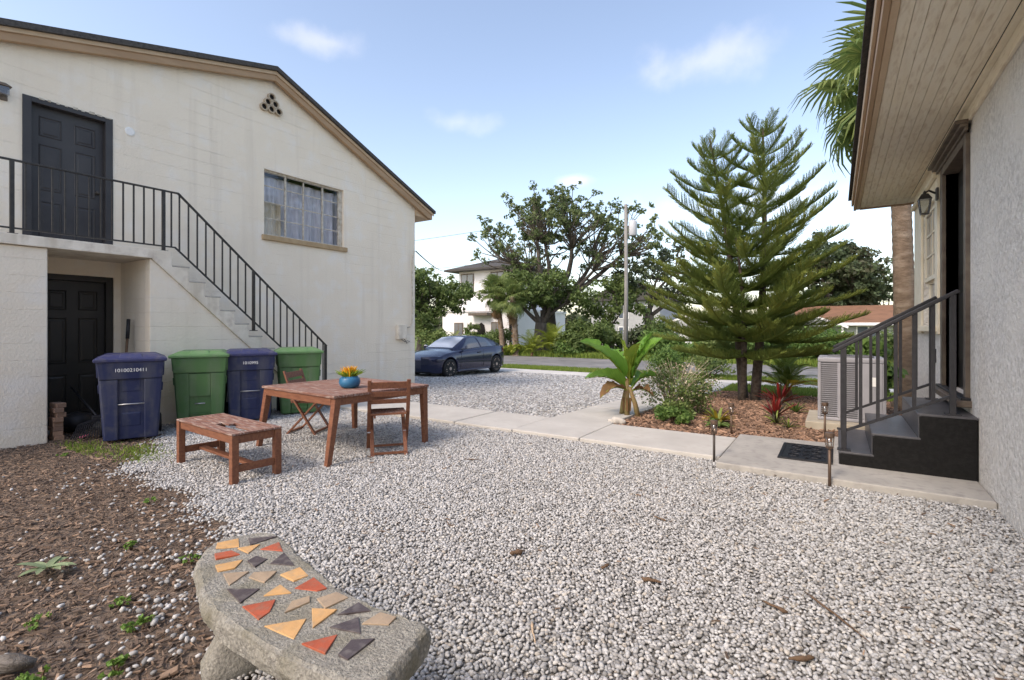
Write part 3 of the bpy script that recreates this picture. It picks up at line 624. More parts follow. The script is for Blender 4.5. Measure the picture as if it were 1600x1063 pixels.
wpart(MB().box(FX-.29, FX-.27, 5.1, 7.2, 4.29, 4.32), 'curtain_rail', 'winframe')
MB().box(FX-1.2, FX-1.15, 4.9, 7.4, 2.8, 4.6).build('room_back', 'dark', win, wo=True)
MB().box(FX-.10, FX+.05, 5.20, 7.12, 3.03, 3.127).build('window_sill', 'sill', bld, wo=True, bevel=.012)
vent = link('clay_vent', None, bld)
for (y, z) in ((5.23, 5.52), (5.375, 5.52), (5.52, 5.52), (5.305, 5.635), (5.45, 5.635), (5.378, 5.75)):
    p = MB().lathe([(.074, -.05), (.074, .055), (.052, .055), (.052, -.05)], 18, (FX, y, z), 'x').build('pipe', 'clay', vent, wo=True, smooth=False)
    MB().lathe([(.052, 0), (.052, .004)], 14, (FX+.012, y, z), 'x').build('hollow', 'dark', vent, wo=True)
MB().lathe([(.065, 0), (.065, .012), (.05, .018)], 20, (FX, 3.13, 4.36), 'x').build('blank_plate', 'white', bld, wo=True)

# outside stair and landing
SX = -8.0
st = thing('concrete_stair', 'cream concrete stair and landing climbing to the upper door', 'staircase', (-8.5, 3.5, 0))
Z0 = 2.47; Y0 = 3.28; RUN, RISE = .2215, .2058
saw = [(-1.0, Z0), (Y0, Z0)]
yy, zz = Y0, Z0
for i in range(12):
    zz -= RISE; saw.append((yy, zz)); yy += RUN; saw.append((yy, zz))
low = [(yy, -.05), (5.608, -.05), (3.03, 2.345), (-1.0, 2.345)]
MB().prism(saw+low, 'x', FX+.001, SX+.03).build('flight', 'cream_plain', st, wo=True, bevel=.006)
yy, zz = Y0, Z0
for i in range(12):
    zz -= RISE; MB().box(FX+.01, SX+.034, yy+.004, yy+RUN+.012, zz-.012, zz+.006).build('tread', 'step', st, wo=True, bevel=.004); yy += RUN
MB().prism([(3.02, -.3), (5.6, -.3), (5.6, -.047), (3.028, 2.3425), (3.02, 2.3425)], 'x', -8.16, SX).build('stair_wall', 'cream', st, wo=True, bevel=.01)
MB().prism([(-1.0, -.3), (1.95, -.3), (1.95, 2.34), (-1.0, 2.34)], 'x', FX+.001, SX).build('landing_wall', 'cream', st, wo=True, bevel=.012)
MB().box(FX+.001, -8.165, 3.02, 3.16, -.3, 2.34).build('alcove_side', 'cream_x', st, wo=True)
MB().box(SX+.031, SX+.04, -1.0, 3.04, 2.345, 2.375).build('drip_edge', 'cream_plain', st, wo=True, bevel=.004)
# iron railing
RX = SX-.06
rl = thing('stair_railing', 'black iron railing along the stair and upper landing', 'railing', (RX, 3.5, 2.47))
SL = RISE/RUN
zt = lambda y: 3.34 if y < 3.40 else 3.34-(y-3.40)*SL*.985
zbm = lambda y: 2.545 if y < 3.36 else 2.545-(y-3.36)*SL*.985
YE = 5.90
MB().bar((RX, -1, 3.34), (RX, 3.40, 3.34), .04, .022).bar((RX, 3.395, 3.343), (RX, YE+.02, zt(YE+.02)), .04, .024).build('top_rail', 'iron', rl, wo=True, bevel=.004)
MB().bar((RX, -1, 2.545), (RX, 3.36, 2.545), .02, .02).bar((RX, 3.355, 2.548), (RX, YE, zbm(YE)), .02, .022).build('bottom_rail', 'iron', rl, wo=True)
for y in (1.65, 3.21, 4.52, YE):
    zb_ = Z0 if y < 3.3 else zbm(y)-.16
    MB().box(RX-.02, RX+.02, y-.02, y+.02, zb_, zt(y)-.005).build('post', 'iron', rl, wo=True, bevel=.003)
    MB().box(RX-.045, RX+.045, y-.045, y+.045, zb_, zb_+.012).build('foot_plate', 'iron', rl, wo=True)
y = .4
bal_y = [1.65-.125*i for i in range(1, 12)]+[1.65+.12*i for i in range(1, 13)]+[3.31, 3.415]+[3.415+.1215*i for i in range(1, 21)]
for y in bal_y:
    if min(abs(y-q) for q in (3.21, 4.52, YE)) < .04: continue
    MB().box(RX-.009, RX+.009, y-.009, y+.009, zbm(y)-.005, zt(y)).build('baluster', 'iron', rl, wo=True)

# small fittings of the cream building
lt = thing('wall_lantern', 'small dark wall lamp beside the upper door', 'lamp', (FX, 1.74, 4.40))
MB().box(0, .02, -.06, .06, -.09, .09).build('back_plate', 'brown', lt, bevel=.006)
MB().box(.02, .14, -.055, .055, -.05, .06).build('glass_body', 'lampglass', lt, bevel=.008)
MB().hull([(.01, -.075, .06), (.16, -.075, .06), (.16, .075, .06), (.01, .075, .06)], [(.02, -.03, .11), (.10, -.03, .11), (.10, .03, .11), (.02, .03, .11)]).build('cap', 'brown', lt)
ub = thing('utility_box', 'pale utility box with conduit near the building corner', 'utility box', (FX, 8.72, 1.09))
MB().box(0, .10, -.15, .14, 0, .36).build('case', 'cream_plain', ub, bevel=.012)
MB().box(.10, .112, -.13, .12, .02, .34).build('cover', 'cream_plain', ub, bevel=.004)
MB().tube([(.05, .14, .28), (.05, .28, .30), (.05, .36, .42), (.05, .38, .7), (.05, .36, 1.6), (.05, .38, 2.1), (.06, .44, 2.22)], .016, 8).build('conduit', 'winframe', ub, smooth=True)
MB().tube([(.05, -.0, .0), (.06, .1, -.06), (.05, .2, -.04), (.05, .28, -.06)], .008, 6).tube([(.05, .1, .0), (.07, .16, -.1), (.05, .22, -.08)], .008, 6).build('loose_cable', 'iron', ub, smooth=True)

# ================================================================== WHITE STUCCO HOUSE (right)
HX = 1.02
hs = thing('stucco_house', 'white stucco house with wide boarded eaves at right', 'house', (4, 5, 0))
PH = lambda y, z, t: (HX+t, y, z)
b = MB(); wall_holes(b, -4, 9.68, -.3, 3.44, [(6.15, 7.27, .72, 3.10), (7.80, 8.95, 1.40, 2.94)], PH, .16)
b.add([(HX, 9.68, -.5), (9, 9.68, -.5), (9, 9.68, 3.44), (HX, 9.68, 3.44)], [(0, 1, 2, 3)])
b.add([(HX, -4, -.3), (9, -4, -.3), (9, -4, 3.44), (HX, -4, 3.44)], [(0, 1, 2, 3)])
b.build('wall', 'stucco', hs, wo=True)
# soffit boards
EX = .335; nb = 8; bw = (HX-.06-EX)/nb
for i in range(nb):
    x0 = EX+i*bw
    MB().box(x0+.0013, x0+bw-.0013, -4, 10.28, 3.405+rnd.uniform(-.0015, .0015), 3.43).build('soffit_board', 'soffit', hs, wo=True, bevel=.002)
    
for i in range(7):
    y0 = 9.66+.0; 
b = MB()
for i in range(20): MB().box(HX-.058+i*.4, HX-.058+i*.4+.395, 9.72, 10.28, 3.405, 3.43).build('soffit_board', 'soffit', hs, wo=True)
MB().box(EX-.0, 9, -4, 10.30, 3.432, 3.46).build('soffit_deck', 'dark', hs, wo=True)
MB().box(HX-.06, HX-.002, -4, 9.74, 3.365, 3.403).build('frieze_mould', 'trim', hs, wo=True, bevel=.006)
MB().box(HX-.025, HX-.001, -4, 9.70, 3.25, 3.364).build('frieze_board', 'soffit', hs, wo=True, bevel=.004)
MB().box(.285, EX-.002, -4, 10.33, 3.39, 3.46).build('eave_trim', 'fascia_l', hs, wo=True, bevel=.005)
MB().box(.245, .283, -4, 10.37, 3.385, 3.56).build('fascia_board', 'fascia', hs, wo=True, bevel=.005)
MB().box(.215, .243, -4, 10.40, 3.47, 3.58).build('fascia_cap', 'fascia_l', hs, wo=True, bevel=.005)
MB().box(EX, 9, 10.30, 10.37, 3.39, 3.56).build('end_fascia', 'fascia', hs, wo=True, bevel=.005)
MB().add([(.17, -4, 3.585), (.17, 10.45, 3.585), (4.5, 7.0, 5.2), (4.5, -4, 5.2), (.17, -4, 3.61), (.17, 10.45, 3.61), (4.5, 7.0, 5.23), (4.5, -4, 5.23), (9, 10.45, 3.585), (9, 10.45, 3.61), (9, -4, 3.585)],
         [(0, 1, 2, 3), (4, 7, 6, 5), (0, 4, 5, 1), (1, 8, 2), (5, 6, 9), (1, 5, 9, 8), (3, 2, 8, 10)]).build('roof', 'shingle', hs, wo=True)
# doorway
dw = link('doorway', None, hs)
MB().box(HX-.035, HX+.16, 6.06, 6.15, .70, 3.16).box(HX-.035, HX+.16, 7.27, 7.37, .70, 3.16).box(HX-.035, HX+.16, 6.15, 7.27, 3.08, 3.16).build('door_frame', 'brown', dw, wo=True, bevel=.005)
MB().box(HX-.11, HX+.14, 6.0, 7.55, .655, .715).build('threshold', 'brown', dw, wo=True, bevel=.008)
MB().box(HX-.07, HX-.001, 6.02, 7.42, .715, .74).build('weather_bar', 'iron_g', dw, wo=True, bevel=.004)
MB().box(HX+.105, HX+.15, 6.15, 7.27, .72, 3.08).build('door_leaf', 'door_b', dw, wo=True)
for y0, y1, z0, z1 in ((6.25, 6.66, 1.0, 1.75), (6.76, 7.17, 1.0, 1.75), (6.25, 6.66, 1.9, 2.9), (6.76, 7.17, 1.9, 2.9)):
    MB().hull([(HX+.104, y0, z0), (HX+.104, y1, z0), (HX+.104, y1, z1), (HX+.104, y0, z1)], [(HX+.09, y0+.04, z0+.04), (HX+.09, y1-.04, z0+.04), (HX+.09, y1-.04, z1-.04), (HX+.09, y0+.04, z1-.04)]).build('door_panel', 'door_b', dw, wo=True)
for i, (dx, z0, z1) in enumerate(((.05, 3.16, 3.195), (.085, 3.195, 3.225), (.12, 3.225, 3.262))):
    MB().box(HX-dx, HX-.026, 5.98, 7.55+.02*i, z0+.0015, z1).build('header_mould', 'brown', dw, wo=True, bevel=.006)
# sash window with its boards
wd = link('window', None, hs)
MB().box(HX-.03, HX-.002, 7.62, 7.80, 1.30, 3.235).box(HX-.03, HX-.002, 8.95, 9.66, 1.30, 3.235).box(HX-.03, HX-.002, 7.80, 8.95, 2.94, 3.235).build('casing', 'trim', wd, wo=True, bevel=.004)
MB().box(HX-.075, HX-.031, 7.62, 9.66, 3.14, 3.2).build('casing_crown', 'trim', wd, wo=True, bevel=.01)
MB().box(HX-.09, HX+.10, 7.66, 9.1, 1.33, 1.40).build('window_sill', 'trim', wd, wo=True, bevel=.008)
MB().box(HX-.028, HX-.002, 8.99, 9.06, 1.40, 2.9).build('casing_bead', 'trim', wd, wo=True)
def sash(z0, z1, x, rows):
    s = MB().box(x-.02, x+.02, 7.80, 7.86, z0, z1).box(x-.02, x+.02, 8.89, 8.95, z0, z1).box(x-.02, x+.02, 7.86, 8.89, z0, z0+.055).box(x-.02, x+.02, 7.86, 8.89, z1-.05, z1).build('sash', 'trim', wd, wo=True, bevel=.004)
    for r in range(rows):
        for c in range(2):
            a0 = 7.86+(8.89-7.86)*c/2; a1 = 7.86+(8.89-7.86)*(c+1)/2; q0 = z0+.055+(z1-.05-z0-.055)*r/rows; q1 = z0+.055+(z1-.05-z0-.055)*(r+1)/rows
            MB().add([(x, a0, q0), (x, a1, q0), (x, a1, q1), (x, a0, q1)], [(0, 1, 2, 3)]).build('pane', 'pane_d', s, wo=True)
            if r: MB().box(x-.012, x+.012, a0, a1, q0-.01, q0+.01).build('glazing_bar', 'trim', s, wo=True)
    MB().box(x-.012, x+.012, 8.365, 8.385, z0+.055, z1-.05).build('glazing_bar', 'trim', s, wo=True)
sash(2.0, 2.94, HX+.03, 3); sash(1.40, 2.02, HX+.075, 1)
MB().box(HX+.13, HX+.15, 7.80, 8.95, 1.40, 2.94).build('blind', 'curtain', wd, wo=True)
MB().box(HX-.012, HX+.0, 7.9, 8.02, .95, 1.12).build('meter_plate', 'iron_g', hs, wo=True)
ln_ = thing('porch_lantern', 'black porch lantern with clear glass beside the dark doorway', 'lamp', (HX-.035, 7.52, 2.86))
MB().box(-.02, .004, -.045, .045, .0, .14).build('wall_plate', 'iron', ln_, bevel=.006)
MB().tube([(-.02, 0, .08), (-.08, 0, .12), (-.12, 0, .10)], .012, 8).build('arm', 'iron', ln_, smooth=True)
MB().hull([(-.055, -.065, .02), (-.055, .065, .02), (-.185, .065, .02), (-.185, -.065, .02)], [(-.09, -.03, .085), (-.09, .03, .085), (-.15, .03, .085), (-.15, -.03, .085)]).build('hood', 'iron', ln_, bevel=.004)
MB().lathe([(.014, .085), (.018, .10), (.004, .125)], 10, (-.12, 0, 0)).build('finial', 'iron', ln_)
MB().hull([(-.085, -.04, -.14), (-.085, .04, -.14), (-.155, .04, -.14), (-.155, -.04, -.14)], [(-.066, -.054, .018), (-.066, .054, .018), (-.174, .054, .018), (-.174, -.054, .018)]).build('glass_body', 'lampglass', ln_)
b = MB()
for sx in (-1, 1):
    for sy in (-1, 1): b.bar((-.12+sx*.036, sy*.041, -.14), (-.12+sx*.055, sy*.055, .018), .008, .008)
b.box(-.16, -.08, -.045, .045, -.152, -.141); b.build('cage', 'iron', ln_)

# stoop
sp_ = thing('stoop', 'black painted concrete stoop of three steps at the doorway', 'steps', (.5, 6.4, .06))
b = MB().prism([(.02, .05), (1.018, .05), (1.018, .60), (.62, .60), (.62, .385), (.28, .385), (.28, .185), (.02, .185)], 'y', 5.72, 7.06)
b.build('body', 'stoop', sp_, wo=True, bevel=.018, seg=3)
for x0, x1, z in ((.015, .30, .185), (.275, .64, .385), (.615, 1.015, .60)):
    MB().box(x0, x1, 5.722, 7.058, z-.02, z+.006).build('tread', 'tread', sp_, wo=True, bevel=.006)
for x0, z0, z1 in ((.017, .07, .165), (.276, .19, .365), (.616, .39, .58)):
    MB().box(x0, x0+.02, 5.73, 7.05, z0, z1).build('riser', 'tread', sp_, wo=True)
def stoop_rail(y, label):
    r = thing('stoop_railing', label, 'railing', (.5, y, .19), 0, 'railings of the stoop')
    zt = lambda x: 1.165+(x+.0)*.60
    zl = lambda x: .345+x*.50
    MB().bar((-.03, y, zt(-.03)), (.90, y, zt(.90)), .055, .035).build('handrail', 'iron_g', r, wo=True, bevel=.008)
    MB().bar((.06, y, zl(.06)), (.86, y, zl(.86)), .025, .025).build('bottom_rail', 'iron_g', r, wo=True)
    for x, zb_ in ((.06, .19), (.86, .605)):
        MB().box(x-.022, x+.022, y-.022, y+.022, zb_, zt(x)-.01).build('post', 'iron_g', r, wo=True, bevel=.004)
        MB().box(x-.055, x+.055, y-.045, y+.045, zb_+.001, zb_+.012).build('foot_plate', 'iron_g', r, wo=True)
    for i in range(1, 6):
        x = .06+.80*i/6
        MB().box(x-.014, x+.014, y-.014, y+.014, zl(x), zt(x)-.012).build('baluster', 'iron_g', r, wo=True)
stoop_rail(5.80, 'charcoal steel handrail on the near side of the stoop'); stoop_rail(6.96, 'charcoal steel handrail on the far side of the stoop')
# ================================================================== FURNITURE
def rot2(x, y, a): return (x*math.cos(a)-y*math.sin(a), x*math.sin(a)+y*math.cos(a))
# dining table
tb = thing('dining_table', 'large square red brown slatted wooden table on the pebbles', 'table', (-4.86, 3.80, 0), R(-4))
hx, hy = .73, .685; TH = .70
for sx in (-1, 1):
    for sy in (-1, 1):
        dx = 0; dy = .11 if sy < 0 else .02
        x, y = sx*(hx-.035), sy*(hy-.035); tx, ty = x-sx*.01, y-sy*dy
        lo = [(x-.027, y-.027, -.02), (x+.027, y-.027, -.02), (x+.027, y+.027, -.02), (x-.027, y+.027, -.02)]
        hi = [(tx-.037, ty-.037, TH-.03), (tx+.037, ty-.037, TH-.03), (tx+.037, ty+.037, TH-.03), (tx-.037, ty+.037, TH-.03)]
        MB().hull(lo, hi).build('leg', 'wood', tb, bevel=.006)
y0t, y1t = -hy+.085, hy-.005
MB().box(-hx+.075, hx-.075, y0t+.012, y0t+.037, TH-.105, TH-.032).build('apron', 'wood', tb, bevel=.003)
MB().box(-hx+.075, hx-.075, y1t-.037, y1t-.012, TH-.105, TH-.032).build('apron', 'wood', tb, bevel=.003)
for sx in (-1, 1): MB().box(sx*(hx-.03)-.0125, sx*(hx-.03)+.0125, y0t+.085, y1t-.085, TH-.105, TH-.032).build('apron', 'wood', tb, bevel=.003)
MB().box(-hx, hx, y0t, y0t+.085, TH-.03, TH).build('edge_board', 'wood_top', tb, bevel=.006)
MB().box(-hx, hx, y1t-.085, y1t, TH-.03, TH).build('edge_board', 'wood_top', tb, bevel=.006)
for sx in (-1, 1): MB().box(min(sx*hx, sx*(hx-.085)), max(sx*hx, sx*(hx-.085)), y0t+.088, y1t-.088, TH-.03, TH-.001).build('edge_board', 'wood_top', tb, bevel=.006)
ns_ = 13; sw = (y1t-y0t-.176)/ns_
for i in range(ns_):
    a = y0t+.088+i*sw; MB().box(-hx+.088, hx-.088, a+.004, a+sw-.004, TH-.026, TH-.003+rnd.uniform(-.002, .002)).build('slat', 'wood_top', tb, bevel=.004)
# low bench
bt = thing('low_slatted_bench', 'low weathered wooden slatted bench with one broken slat', 'bench', (-5.0, 2.54, 0), R(-3.5))
hx, hy, H = .61, .225, .45
for sx in (-1, 1):
    for sy in (-1, 1):
        x, y = sx*(hx-.032), sy*(hy-.032); MB().box(x-.031, x+.031, y-.031, y+.031, -.02, H-.022).build('leg', 'wood', bt, bevel=.005)
    MB().box(sx*(hx-.03)-.013, sx*(hx-.03)+.013, -hy+.064, hy-.064, H-.095, H-.024).build('end_rail', 'wood', bt, bevel=.003)
    MB().box(sx*(hx-.03)-.014, sx*(hx-.03)+.014, -hy+.064, hy-.064, .10, .165).build('stretcher', 'wood', bt, bevel=.003)
for sy in (-1, 1): MB().box(-hx+.064, hx-.064, sy*(hy-.03)-.013, sy*(hy-.03)+.013, H-.095, H-.024).build('side_rail', 'wood', bt, bevel=.003)
MB().box(-hx+.047, hx-.047, -.035, .035, .115, .14).build('long_stretcher', 'wood', bt, bevel=.003)
for sx in (-1, 1): MB().box(min(sx*hx, sx*(hx-.06)), max(sx*hx, sx*(hx-.06)), -hy, hy, H-.02, H).build('end_board', 'wood_top', bt, bevel=.005)
for i in range(7):
    a = -hy+i*2*hy/7
    segs = [(-hx+.063, hx-.063)]
    if i == 2: segs = [(-hx+.063, -.02)]
    if i == 3: segs = [(-hx+.063, .10), (.24, hx-.063)]
    for q0, q1 in segs: MB().box(q0, q1, a+.005, a+2*hy/7-.005, H-.02, H-.002+rnd.uniform(-.002, .002)).build('slat', 'wood_top', bt, bevel=.004)
MB().box(-.25, .45, -hy+2*2*hy/7+.006, -hy+3*2*hy/7-.008, H-.06, H-.045, Matrix.Rotation(R(-2), 4, 'Y')).build('broken_slat', 'wood_top', bt, bevel=.004)
# folding chairs
def folding_chair(loc, rz, label):
    c = thing('folding_chair', label, 'chair', loc, rz, 'wooden folding chairs at the table')
    w = .205
    for s in (-1, 1):
        y = s*w
        MB().bar((.205, y, -.01), (-.10, y, .46), .022, .042, (0, 1, 0)).bar((-.10, y, .455), (-.225, y, .82), .022, .040, (0, 1, 0)).build('back_leg', 'wood', c, bevel=.003)
        y2 = s*(w-.03)
        MB().bar((-.215, y2, -.01), (.20, y2, .43), .022, .040, (0, 1, 0)).build('front_leg', 'wood', c, bevel=.003)
        MB().lathe([(.008, -.004), (.008, .03)], 8, (0, y-.013*s, .225), 'y').build('pivot_bolt', 'steel', c)
        MB().box(-.16, .22, s*(w-.055)-.011, s*(w-.055)+.011, .405, .432).build('seat_rail', 'wood', c)
    MB().bar((.175, -w+.012, .035), (.175, w-.012, .035), .03, .022).build('front_stretcher', 'wood', c)
    MB().bar((-.18, -w+.03, .03), (-.18, w-.03, .03), .03, .022).build('rear_stretcher', 'wood', c)
    for i in range(6):
        x = -.155+i*.065; MB().box(x, x+.055, -w+.016, w-.016, .433, .45).build('seat_slat', 'wood_top' if i % 2 else 'wood', c, bevel=.003)
    for i, (z0, h) in enumerate(((.555, .05), (.635, .06), (.725, .075))):
        k = (z0+h/2-.46)/(.82-.46); x = -.10-k*.125
        MB().bar((x, -w+.011, z0+h/2), (x, w-.011, z0+h/2), .016, h, (-.33, 0, 1)).build('back_slat', 'wood', c, bevel=.003)
    return c
folding_chair((-4.17, 3.86, 0), R(141), 'wooden folding chair with its back to the camera at the table')
folding_chair((-5.84, 4.02, 0), R(28), 'wooden folding chair behind the table in front of the bins')
# planter
pl = thing('flower_bowl', 'round blue glazed bowl on the table holding yellow and red spikes', 'planter', (-4.62, 3.70, TH))
MB().lathe([(.07, 0), (.10, .015), (.118, .055), (.112, .10), (.088, .128), (.082, .128), (.085, .10)], 28).build('bowl', 'pot', pl, smooth=True)
MB().lathe([(.083, .10), (.001, .115)], 16).build('potting_soil', 'soil', pl)
def spikes(n, m, nm, parent, h, spread, r, seed):
    q = random.Random(seed); b = MB()
    for i in range(n):
        a = q.uniform(0, 6.28); s = q.uniform(.1, 1)*spread; hh = h*q.uniform(.55, 1); r0 = q.uniform(0, .05)
        p0 = (math.cos(a)*r0, math.sin(a)*r0, .11); p1 = (math.cos(a)*(r0+s*.5), math.sin(a)*(r0+s*.5), .11+hh*.65); p2 = (math.cos(a)*(r0+s), math.sin(a)*(r0+s), .11+hh)
        b.tube([p0, p1, p2], [r*.6, r, .001], 5, False)
    b.build(nm, m, parent)
spikes(60, 'bloom', 'blooms', pl, .14, .09, .009, 4); spikes(50, 'bloom_g', 'leaves', pl, .10, .15, .008, 5)

# ------------------------------------------------------------------ mosaic bench
BZ = .42
mbn = thing('mosaic_bench', 'curved concrete garden bench inlaid with coloured tile pieces', 'bench', (-1.7, 1.05, 0))
OUT = [(-2.19, 1.335), (-2.08, 1.32), (-1.83, 1.25), (-1.61, 1.2), (-1.4, 1.18), (-1.24, 1.19), (-1.12, 1.21), (-1.075, 1.15), (-1.05, 1.05), (-1.03, .95), (-1.06, .885), (-1.31, .85), (-1.62, .84), (-1.83, .86), (-2.02, .92), (-2.20, .99), (-2.31, 1.08), (-2.345, 1.17), (-2.29, 1.28)]
def catmull(P, k):
    o = []; n = len(P)
    for i in range(n):
        p0, p1, p2, p3 = [Vector(P[(i+j) % n]) for j in (-1, 0, 1, 2)]
        for s in range(k):
            t = s/k; o.append(.5*((2*p1)+(p2-p0)*t+(2*p0-5*p1+4*p2-p3)*t*t+(3*p1-p0-3*p2+p3)*t**3))
    return o
ol = catmull(OUT, 16); n = len(ol)
nrm = []
for i in range(n):
    d = (ol[(i+1) % n]-ol[i-1]).normalized(); nrm.append(Vector((-d.y, d.x)))
cen_ = sum(ol, Vector((0, 0)))/n
if sum((ol[i]-cen_).dot(nrm[i]) for i in range(n)) < 0: nrm = [-q for q in nrm]
b = MB(); rings = [(-.06, BZ-.105), (-.02, BZ-.10), (-.004, BZ-.08), (.002, BZ-.05), (.0, BZ-.022), (-.006, BZ-.008), (-.018, BZ)]
for off, z in rings:
    for i in range(n):
        p = ol[i]+nrm[i]*off; k = .010*mnoise.noise(Vector((p.x*12, p.y*12, z*20)))+.007*mnoise.noise(Vector((p.x*34, p.y*34, z*40)))
        chip_ = -.02*max(0, mnoise.noise(Vector((p.x*7+3, p.y*7, 2)))-.25)*(1 if z > BZ-.06 and off > -.02 else 0)
        p = p+nrm[i]*(k+chip_ if off > -.04 else k*.3); b.v.append((p.x, p.y, z+(k*.5 if off > -.06 else 0)))
for r_ in range(len(rings)-1):
    for i in range(n): b.f.append((r_*n+i, r_*n+(i+1) % n, (r_+1)*n+(i+1) % n, (r_+1)*n+i))
b.f.append(tuple((len(rings)-1)*n+i for i in range(n))); b.f.append(tuple(reversed(range(n))))
b.build('seat_slab', 'benchstone', mbn, wo=True)
TILES = [('o', [(-2.3, 1.13), (-2.27, 1.2), (-2.19, 1.16), (-2.25, 1.1)]), ('d', [(-2.23, 1.23), (-2.15, 1.31), (-2.16, 1.2)]), ('o', [(-2.17, 1.15), (-2.13, 1.22), (-2.09, 1.15)]), ('r', [(-2.08, 1.2), (-2.08, 1.28), (-1.99, 1.24)]), ('r', [(-2.2, 1.07), (-2.17, 1.12), (-2.11, 1.12), (-2.15, 1.05)]), ('o', [(-2.09, 1.02), (-2.05, 1.1), (-2.01, 1.05), (-2.03, 1.0)]), ('d', [(-2.02, 1.11), (-2.03, 1.15), (-1.97, 1.16), (-1.95, 1.1)]), ('d', [(-1.92, 1.15), (-1.96, 1.23), (-1.83, 1.19)]), ('t', [(-1.99, 1.0), (-1.93, 1.06), (-1.89, 0.97)]), ('t', [(-1.88, 1.04), (-1.9, 1.07), (-1.84, 1.12), (-1.8, 1.05)]), ('o', [(-1.8, 1.12), (-1.79, 1.19), (-1.71, 1.17), (-1.72, 1.12)]), ('d', [(-1.86, 0.95), (-1.77, 1.01), (-1.74, 0.93)]), ('o', [(-1.71, 1.0), (-1.73, 1.07), (-1.65, 1.06)]), ('r', [(-1.66, 1.09), (-1.67, 1.17), (-1.57, 1.15), (-1.58, 1.12)]), ('r', [(-1.7, 0.92), (-1.65, 1.0), (-1.6, 0.95), (-1.59, 0.91)]), ('t', [(-1.55, 0.98), (-1.59, 1.03), (-1.57, 1.08), (-1.54, 1.06)]), ('t', [(-1.53, 1.09), (-1.51, 1.15), (-1.45, 1.15), (-1.46, 1.07)]), ('d', [(-1.39, 1.07), (-1.39, 1.15), (-1.32, 1.14)]), ('o', [(-1.49, 1.04), (-1.42, 1.08), (-1.4, 0.98)]), ('o', [(-1.53, 0.9), (-1.46, 0.99), (-1.4, 0.91)]), ('d', [(-1.35, 1.01), (-1.32, 1.09), (-1.25, 1.04)]), ('t', [(-1.28, 1.08), (-1.28, 1.15), (-1.22, 1.16), (-1.21, 1.12)]), ('r', [(-1.35, 0.91), (-1.3, 0.99), (-1.26, 0.92)]), ('d', [(-1.22, 0.94), (-1.24, 1.0), (-1.19, 1.04), (-1.18, 0.94)])]
for k, p in TILES:
    c0 = (sum(a for a, _ in p)/len(p), sum(a for _, a in p)/len(p)); p = [(c0[0]+(a-c0[0])*1.1, c0[1]+(d_-c0[1])*1.1) for a, d_ in p]
    MB().prism(p, 'z', BZ-.006, BZ+.0035+rnd.uniform(0, .002)).build('tile', 'tile_'+k, mbn, wo=True, bevel=.0015)
def bench_leg(x, y, a):
    b = MB(); prof = [(.135, .085, -.02), (.14, .085, .04), (.115, .065, .09), (.075, .05, .16), (.075, .05, .21), (.10, .055, .27), (.12, .065, .315)]
    for hw, ht, z in prof:
        for k in range(16):
            t = 2*math.pi*k/16; cx_ = math.copysign(abs(math.cos(t))**.5, math.cos(t))*hw; cy_ = math.copysign(abs(math.sin(t))**.5, math.sin(t))*ht
            q = rot2(cx_, cy_, a); b.v.append((x+q[0], y+q[1], z))
    for i in range(len(prof)-1):
        for k in range(16): b.f.append((i*16+k, i*16+(k+1) % 16, (i+1)*16+(k+1) % 16, (i+1)*16+k))
    b.f.append(tuple(reversed(range(16)))); b.f.append(tuple(range(len(prof)*16-16, len(prof)*16)))
    b.build('leg', 'benchstone', mbn, wo=True, smooth=True)
bench_leg(-2.04, 1.09, R(70)); bench_leg(-1.28, 1.0, R(100))

